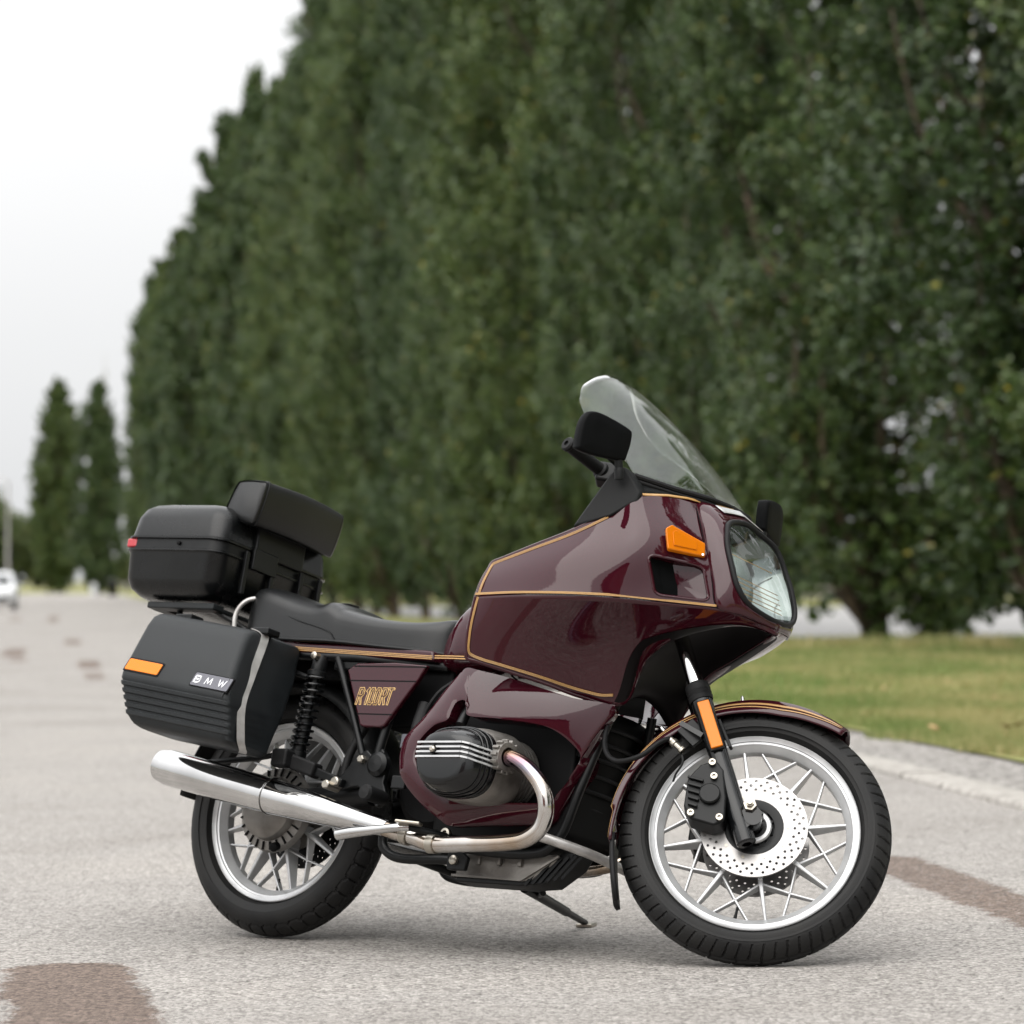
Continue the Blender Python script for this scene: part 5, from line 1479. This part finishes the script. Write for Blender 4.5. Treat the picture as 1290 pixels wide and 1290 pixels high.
# air box and carburettor shapes behind the side cover
for s in (1, -1):
    mb = MB(); lathe(mb, [(0, .02), (0, .035), (.05, .036), (.055, .028), (.11, .026), (.115, .03), (.13, .03)], (.60, -.15 * s, .535), (1, -.35 * s, -.3), 18); mb.build('carburettor', M['alu'] if s < 0 else M['satin_black'], bike, sharp=30)
    mb = MB(); tube(mb, [(.60, -.14 * s, .66), (.575, -.17 * s, .62), (.545, -.175 * s, .56), (.54, -.17 * s, .50)], .0045, 8, 20); mb.build('cable', M['rubber'], bike)
    mb = MB(); tube(mb, [(.50, -.12 * s, .60), (.505, -.145 * s, .50), (.51, -.14 * s, .40)], .02, 10, 10); mb.build('air_duct', M['rubber'], bike)
    mb = MB(); tube(mb, [(.30, -.10 * s, .55), (.27, -.115 * s, .47), (.262, -.12 * s, .40)], .011, 10, 12); mb.build('brake_hose', M['rubber'], bike)
    mb = MB(); box(mb, (.465, -.13 * s, .50), (.03, .02, .04)); mb.build('relay', M['badge'], bike, bevel=.004)

# side covers with model lettering
for s in (1, -1):
    o2 = [(.262, .678), (.293, .697), (.420, .699), (.526, .692), (.505, .655), (.415, .532), (.400, .527), (.345, .527), (.333, .532), (.29, .62)]
    mb = MB(); prism(mb, o2, -.155 * s, -.172 * s); sc = mb.build('side_cover', M['paint'], bike, bevel=.005)
    for z0, x0, x1 in ((.650, .278, .498), (.562, .323, .436), (.688, .285, .525)):
        mb = MB(); bar(mb, (x0, -.1722 * s, z0), (x1, -.1722 * s, z0 - .001), .003, .0015, up=(0, 1, 0)); mb.build('groove', M['dark'], sc)
    it = [('R', 0), ('1', .62), ('0', .95), ('0', 1.42), ('R', 1.95), ('T', 2.45)]
    o_l = (.381 - s * .070, -.1726 * s, .5885)
    letters('lettering', it, .040, o_l, (s, 0, 0), (0, 0, 1), .0068, .0008, M['goldp'], sc, .2)
    letters('lettering_inlay', it, .040, (o_l[0], -.1734 * s, o_l[2]), (s, 0, 0), (0, 0, 1), .0026, .0008, M['paint'], sc, .2)

# seat
def seat_section(x, w, zt, zb, crown):
    q = []
    for t in np.linspace(-1, 1, 25):
        a = abs(t)
        y = w * math.copysign(min(1.0, a * 1.35) if a < .74 else 1.0, t)
        if a <= .5: z = zt - crown * (a / .5) ** 2 * .35
        elif a <= .74: z = zt - crown * (.35 + .65 * ((a - .5) / .24)) 
        else: z = (zt - crown) + (zb - (zt - crown)) * ((a - .74) / .26)
        yy = w * math.sin(min(1, a / .74) * math.pi / 2) ** .85 * (1 if t >= 0 else -1)
        q.append((x, yy, z))
    q.append((x, 0, zb - .001))
    return q
ST = [(-.172, .075, .855, .800, .02), (-.160, .115, .898, .792, .035), (-.135, .137, .922, .786, .045), (-.10, .148, .925, .782, .05), (-.052, .153, .913, .777, .05), (.035, .155, .888, .766, .05), (.10, .156, .876, .763, .045), (.14, .156, .882, .762, .045), (.17, .155, .870, .761, .045), (.20, .153, .856, .760, .04), (.304, .15, .836, .752, .035), (.405, .145, .828, .745, .035), (.48, .135, .832, .740, .04), (.525, .115, .842, .737, .05), (.545, .08, .838, .745, .05)]
mb = MB(); A = np.array([seat_section(*q) for q in ST]); A = np.array([cr(A[:, k], 70) for k in range(A.shape[1])]).transpose(1, 0, 2)
loft(mb, [list(r_) for r_ in A]); seat = mb.build('seat', M['leather'], bike, sharp=50)
seat['label'] = 'long black vinyl dual seat'
for s in (1, -1):
    q = [(-.122, -.095, .905), (-.085, -.135, .868), (.029, -.1545, .822), (.121, -.1575, .798), (.166, -.1575, .783), (.186, -.1555, .762)]
    mb = MB(); tube(mb, [(x, y * s, z) for x, y, z in q], .0022, 6, 40); mb.build('piping', M['satin_black'], seat)
    q = [(-.17, -.125, .79), (.0, -.157, .765), (.177, -.158, .758), (.327, -.153, .747), (.459, -.144, .738), (.535, -.115, .734)]
    mb = MB(); tube(mb, [(x, y * s, z) for x, y, z in q], .005, 8, 40); mb.build('seat_trim', M['satin_black'], seat)
for x0 in (.118, .146):
    mb = MB(); tube(mb, [(x0 - .012, -.140, .842), (x0 - .004, -.125, .862), (x0 + .004, -.09, .876), (x0 + .006, -.04, .8815)], .0028, 8, 20); mb.build('seat_ridge', M['leather'], seat)
# maroon seat rail cowl
for s in (1, -1):
    q = [(-.26, .780), (-.22, .790), (.078, .757), (.30, .748), (.52, .736), (.53, .708), (.30, .716), (.085, .727), (-.22, .735), (-.27, .75)]
    mb = MB(); prism(mb, q, -.10 * s, -.152 * s); rc_ = mb.build('seat_cowl', M['paint'], bike, bevel=.008, seg=3)
    for dz, w_ in ((.004, .0022), (.0, .0020), (-.004, .0020)):
        mb = MB(); bar(mb, (-.20, -.1525 * s, .757 + dz), (.085, -.1525 * s, .738 + dz), w_, .0012, up=(0, 1, 0)); bar(mb, (.085, -.1525 * s, .738 + dz), (.522, -.1525 * s, .717 + dz), w_, .0012, up=(0, 1, 0)); mb.build('pinstripe', M['gold'], rc_)
    mb = MB(); box(mb, (.245, -.135 * s, .700), (.11, .02, .03)); mb.build('rail_bracket', M['satin_black'], rc_, bevel=.005)
# fuel tank
TK = [(.520, .080, .765, .700), (.535, .125, .800, .690), (.57, .150, .850, .684), (.61, .163, .885, .682), (.68, .168, .912, .684), (.80, .165, .93, .70), (.92, .14, .925, .74), (.99, .08, .90, .80)]
secs = []
for x, w, zt, zb in TK:
    h = zt - zb; q = []
    for a in np.linspace(0, 2 * math.pi, 40, endpoint=False):
        cy, cz = math.cos(a), math.sin(a)
        y = w * math.copysign(abs(cy) ** .55, cy); z = zb + h * (.40 + (.60 if cz > 0 else .40) * math.copysign(abs(cz) ** (.8 if cz > 0 else .5), cz))
        q.append((x, y, z))
    secs.append(q)
A = np.array(secs); A = np.array([cr(A[:, k], 40) for k in range(40)]).transpose(1, 0, 2)
mb = MB(); loft(mb, [list(r_) for r_ in A]); tank = mb.build('fuel_tank', M['paint'], bike, sharp=60)
for s in (1, -1):
    for dz in (0, .006):
        mb = MB(); bar(mb, (.53, -.152 * s, .716 + dz), (.60, -.1665 * s, .712 + dz), .003, .0012, up=(0, 1, 0)); bar(mb, (.60, -.1665 * s, .712 + dz), (.70, -.1715 * s, .708 + dz), .003, .0012, up=(0, 1, 0)); mb.build('pinstripe', M['gold'], tank)

# ---- luggage ---------------------------------------------------------
ea = np.array([math.cos(R(8)), 0, -math.sin(R(8))]); eb = np.array([math.sin(R(8)), 0, math.cos(R(8))])
def cp(a, b, y): return ea * a + eb * b + np.array([0, y, 0])
for s in (1, -1):
    lv = [(.426, -.266, .052, -.39), (.428, -.276, .062, -.412), (.434, -.286, .070, -.430), (.442, -.294, .074, -.438)]
    b0 = .452
    for k in range(5):
        for db_, o2 in ((0, 0), (.003, .0036), (.0115, .0036), (.0145, 0)):
            bb = b0 + k * .0180 + db_; t = (bb - .43) / .11
            lv.append((bb, -.294 - .053 * t - o2, .076 - .028 * t, -.438 - .017 * t - o2))
    lv += [(.545, -.350, .046, -.457), (.56, -.352, .040, -.455), (.64, -.362, .012, -.422), (.70, -.370, -.008, -.395), (.726, -.370, -.016, -.381), (.738, -.364, -.024, -.368), (.743, -.350, -.036, -.350)]
    secs = []
    for b, a0, a1, yo in lv:
        q = rrect(a0, a1, yo, float(np.interp(b, [.41, .50, .62, .74], [-.285, -.245, -.18, -.15])), .022, 6)
        secs.append([tuple(cp(a, b, y * s)) for a, y in q])
    mb = MB(); loft(mb, secs); pn = mb.build('pannier', M['case'], bike, sharp=32)
    pn['label'] = 'black hard pannier with ribbed lower half' + ('' if s > 0 else ' on the left side')
    # slope of the outer face above the ribs
    n_f = np.array([0, -.92 * s, 0]) + eb * .36
    def face(a, b, lift=.0):
        yo = float(np.interp(b, [.545, .56, .64, .70, .726], [-.457, -.455, -.422, -.395, -.381]))
        return cp(a, b, yo * s) + n_f / np.linalg.norm(n_f) * lift
    def plate(a0, a1, b0_, b1, lift, th, r_=.004):
        q = rrect(a0, a1, b0_, b1, r_, 3)
        mb = MB(); P0 = [face(a, b, lift) for a, b in q]
        prism3(mb, P0, n_f / np.linalg.norm(n_f) * th); return mb
    plate(-.343, -.214, .562, .602, -.004, .0055).build('reflector_frame', M['dark'], pn)
    plate(-.339, -.218, .566, .598, -.002, .0055).build('reflector', M['amber'], pn, bevel=.0015)
    plate(-.096, .042, .557, .599, -.004, .0050).build('badge_frame', M['dark'], pn)
    bd = plate(-.093, .039, .560, .596, -.002, .0045).build('badge', M['badge'], pn)
    up_ = face(0, .60) - face(0, .56)
    c_ = face(-.030, .578, .0028)
    dirb = ea * s
    for ch, da, wd_, sx_ in (('B', -.058, .0046, 1.5), ('M', -.019, .0028, 1.35), ('W', .027, .0028, 1.3)):
        letters('badge_letter', [(ch, 0)], .019, tuple(face(-.027 + s * da, .5690, .0030)), tuple(dirb), tuple(up_), wd_, .001, M['letter'], pn, 0, sx_)
    # steel strap round the front face
    q = [(-.050, .747, -.325), (-.026, .742, -.315), (-.013, .722, -.318), (.016, .62, -.360), (.044, .54, -.395), (.076, .46, -.402), (.077, .440, -.392), (.068, .427, -.37), (.03, .424, -.33)]
    cl = cr([cp(a + .003, b + .001, y * s) for a, b, y in q], 50)
    T = np.gradient(cl, axis=0); T /= np.linalg.norm(T, axis=1)[:, None]
    W = np.array([.25, .97 * s, 0])
    Nn = np.cross(T, W); Nn /= np.linalg.norm(Nn, axis=1)[:, None]
    mb = MB(); loft(mb, [[tuple(c - W * .0120 - n2_ * .001), tuple(c + W * .0120 - n2_ * .001), tuple(c + W * .0120 + n2_ * .001), tuple(c - W * .0120 + n2_ * .001)] for c, n2_ in zip(cl, Nn)]); mb.build('strap', M['strap'], pn, sharp=40)
    for a, b, y in ((-.31, .746, -.30), (-.03, .748, -.30)):
        mb = MB(); c0 = cp(a, b, y * s); box(mb, c0, (.06, .05, .018)); mb.build('latch', M['satin_black'], pn, bevel=.004)
    mb = MB(); tube(mb, [cp(.030, .545, -.4585 * s), cp(.028, .59, -.4435 * s), cp(.020, .60, -.4395 * s)], .002, 6, 10); mb.build('moulded_edge', M['case'], pn)
    mb = MB(); tube(mb, [(-.30, -.20 * s, .70), (-.05, -.165 * s, .70), (.12, -.158 * s, .66)], .008, 8, 12); tube(mb, [(-.2, -.17 * s, .42), (0, -.165 * s, .44), (.10, -.160 * s, .46)], .008, 8, 12); mb.build('pannier_rack', M['satin_black'], bike)

# top case on its rack
def tc_sec(z, ins, sh=0.0): 
    q = rrect(-.556 + ins + sh, -.198 - ins + sh, -.238 + ins, .232 - ins, .048, 7)
    return [(x, y, z + .0) for x, y in q]
def tilt(sec):
    c, s_ = math.cos(R(1.5)), math.sin(R(1.5)); out = []
    for x, y, z in sec:
        dx, dz = x + .37, z - 1.0; out.append((-.37 + c * dx + s_ * dz, y, 1.0 - s_ * dx + c * dz))
    return out
mb = MB(); loft(mb, [tilt(tc_sec(z, i)) for z, i in ((.866, .075), (.868, .055), (.875, .036), (.890, .018), (.915, .008), (.985, .003), (.990, .001), (.992, -.002), (.996, -.002), (.998, .002))])
tcs = mb.build('top_case', M['shell'], bike, sharp=32)
tcs['label'] = 'rounded black top case on the rear rack'
mb = MB(); loft(mb, [tilt(tc_sec(z, i)) for z, i in ((.998, .004), (1.026, .005))], caps=False); mb.build('centre_band', M['satin_black'], tcs)
mb = MB(); loft(mb, [tilt(tc_sec(z, i)) for z, i in ((1.0245, .002), (1.026, -.002), (1.031, -.002), (1.034, .003), (1.085, .009), (1.112, .020), (1.126, .036), (1.134, .058), (1.137, .085))]); mb.build('lid', M['shell'], tcs, sharp=32)
mb = MB(); box(mb, (-.527, -.224, 1.016), (.036, .022, .025)); mb.build('reflector', M['red'], tcs, bevel=.005)
mb = MB(); lathe(mb, [(0, .006), (.004, .006), (.005, .003), (.005, 0)], (-.35, -.235, 1.012), (0, -1, 0), 10); mb.build('lock', M['dark'], tcs)
for y0 in (-.13, -.02, .10, .18):
    mb = MB(); box(mb, (-.193, y0, .955), (.012, .015, .12)); mb.build('front_rib', M['satin_black'], tcs, bevel=.003)
mb = MB(); box(mb, (-.19, -.06, 1.0), (.012, .10, .06)); mb.build('front_latch', M['satin_black'], tcs, bevel=.004)
# back-rest pad
PR = [(-.128, 1.186), (-.150, 1.090), (-.175, 1.082), (-.262, 1.106), (-.264, 1.118), (-.236, 1.19), (-.215, 1.203), (-.15, 1.200)]
secs = []
for y, k, zz in ((-.172, .90, 0), (-.168, .97, 0), (-.158, 1.0, 0), (0, 1.02, .004), (.145, 1.0, 0), (.168, .92, -.006), (.176, .80, -.01)):
    q = cr([(x, 0, z) for x, z in PR], 32, True)[:, [0, 2]]; c0 = q.mean(0)
    secs.append([(c0[0] + (x - c0[0]) * k + (.006 if abs(y) < .1 else 0) * (x > c0[0]), y, c0[1] + (z - c0[1]) * k + zz) for x, z in q])
A = np.array(secs); A = np.array([cr(A[:, k], 30) for k in range(32)]).transpose(1, 0, 2)
mb = MB(); loft(mb, [list(r_) for r_ in A]); pad = mb.build('back_rest', M['leather'], bike, sharp=50)
pad['label'] = 'padded black back rest leaning on the top case'
for y in (-.160, .16):
    q = cr([(x, 0, z) for x, z in PR], 40, True); c0 = q.mean(0); kk = 1.008 if y < 0 else .95
    mb = MB(); tube(mb, [(c0[0] + (p[0] - c0[0]) * kk, y, c0[2] + (p[2] - c0[2]) * kk) for p in q], .0028, 6, None, closed=True); mb.build('piping', M['satin_black'], pad)
mb = MB(); box(mb, (-.205, 0, 1.065), (.03, .20, .10)); mb.build('back_rest_bracket', M['satin_black'], pad, bevel=.006)
# rack tubes and grab rails
rk = MB(); bar(rk, (-.47, -.17, .852), (-.225, -.17, .846), .045, .018, up=(0, 0, 1)); bar(rk, (-.47, .17, .852), (-.225, .17, .846), .045, .018); bar(rk, (-.45, -.17, .848), (-.45, .17, .848), .04, .012); bar(rk, (-.25, -.17, .844), (-.25, .17, .844), .04, .012)
rack = rk.build('luggage_rack', M['case'], bike, bevel=.004)
for s in (1, -1):
    mb = MB(); tube(mb, [(-.38, -.155 * s, .845), (-.36, -.16 * s, .80), (-.28, -.165 * s, .775), (-.10, -.165 * s, .765)], .008, 8, 20); tube(mb, [(-.25, -.15 * s, .84), (-.16, -.13 * s, .80), (-.12, -.12 * s, .76)], .007, 8, 12); mb.build('rack_tube', M['satin_black'], rack)
    mb = MB(); tube(mb, [(-.165, -.155 * s, .765), (-.170, -.160 * s, .83), (-.150, -.150 * s, .870), (-.125, -.12 * s, .885), (-.12, -.06 * s, .89)], .0065, 10, 24); mb.build('grab_rail', M['chrome'] if s < 0 else M['strap'], bike)
mb = MB(); box(mb, (-.35, -.16, .80), (.10, .05, .05)); mb.build('rack_hinge', M['satin_black'], rack, bevel=.01)
# tail lamp and number plate behind
mb = MB(); box(mb, (-.44, 0, .735), (.07, .16, .07)); tl = mb.build('tail_lamp', M['red'], bike, bevel=.012)
mb = MB(); prism(mb, [(-.40, .60), (-.405, .76), (-.25, .78), (-.22, .72), (-.36, .58)], -.08, .08); mb.build('tail_housing', M['plastic'], bike, bevel=.01)
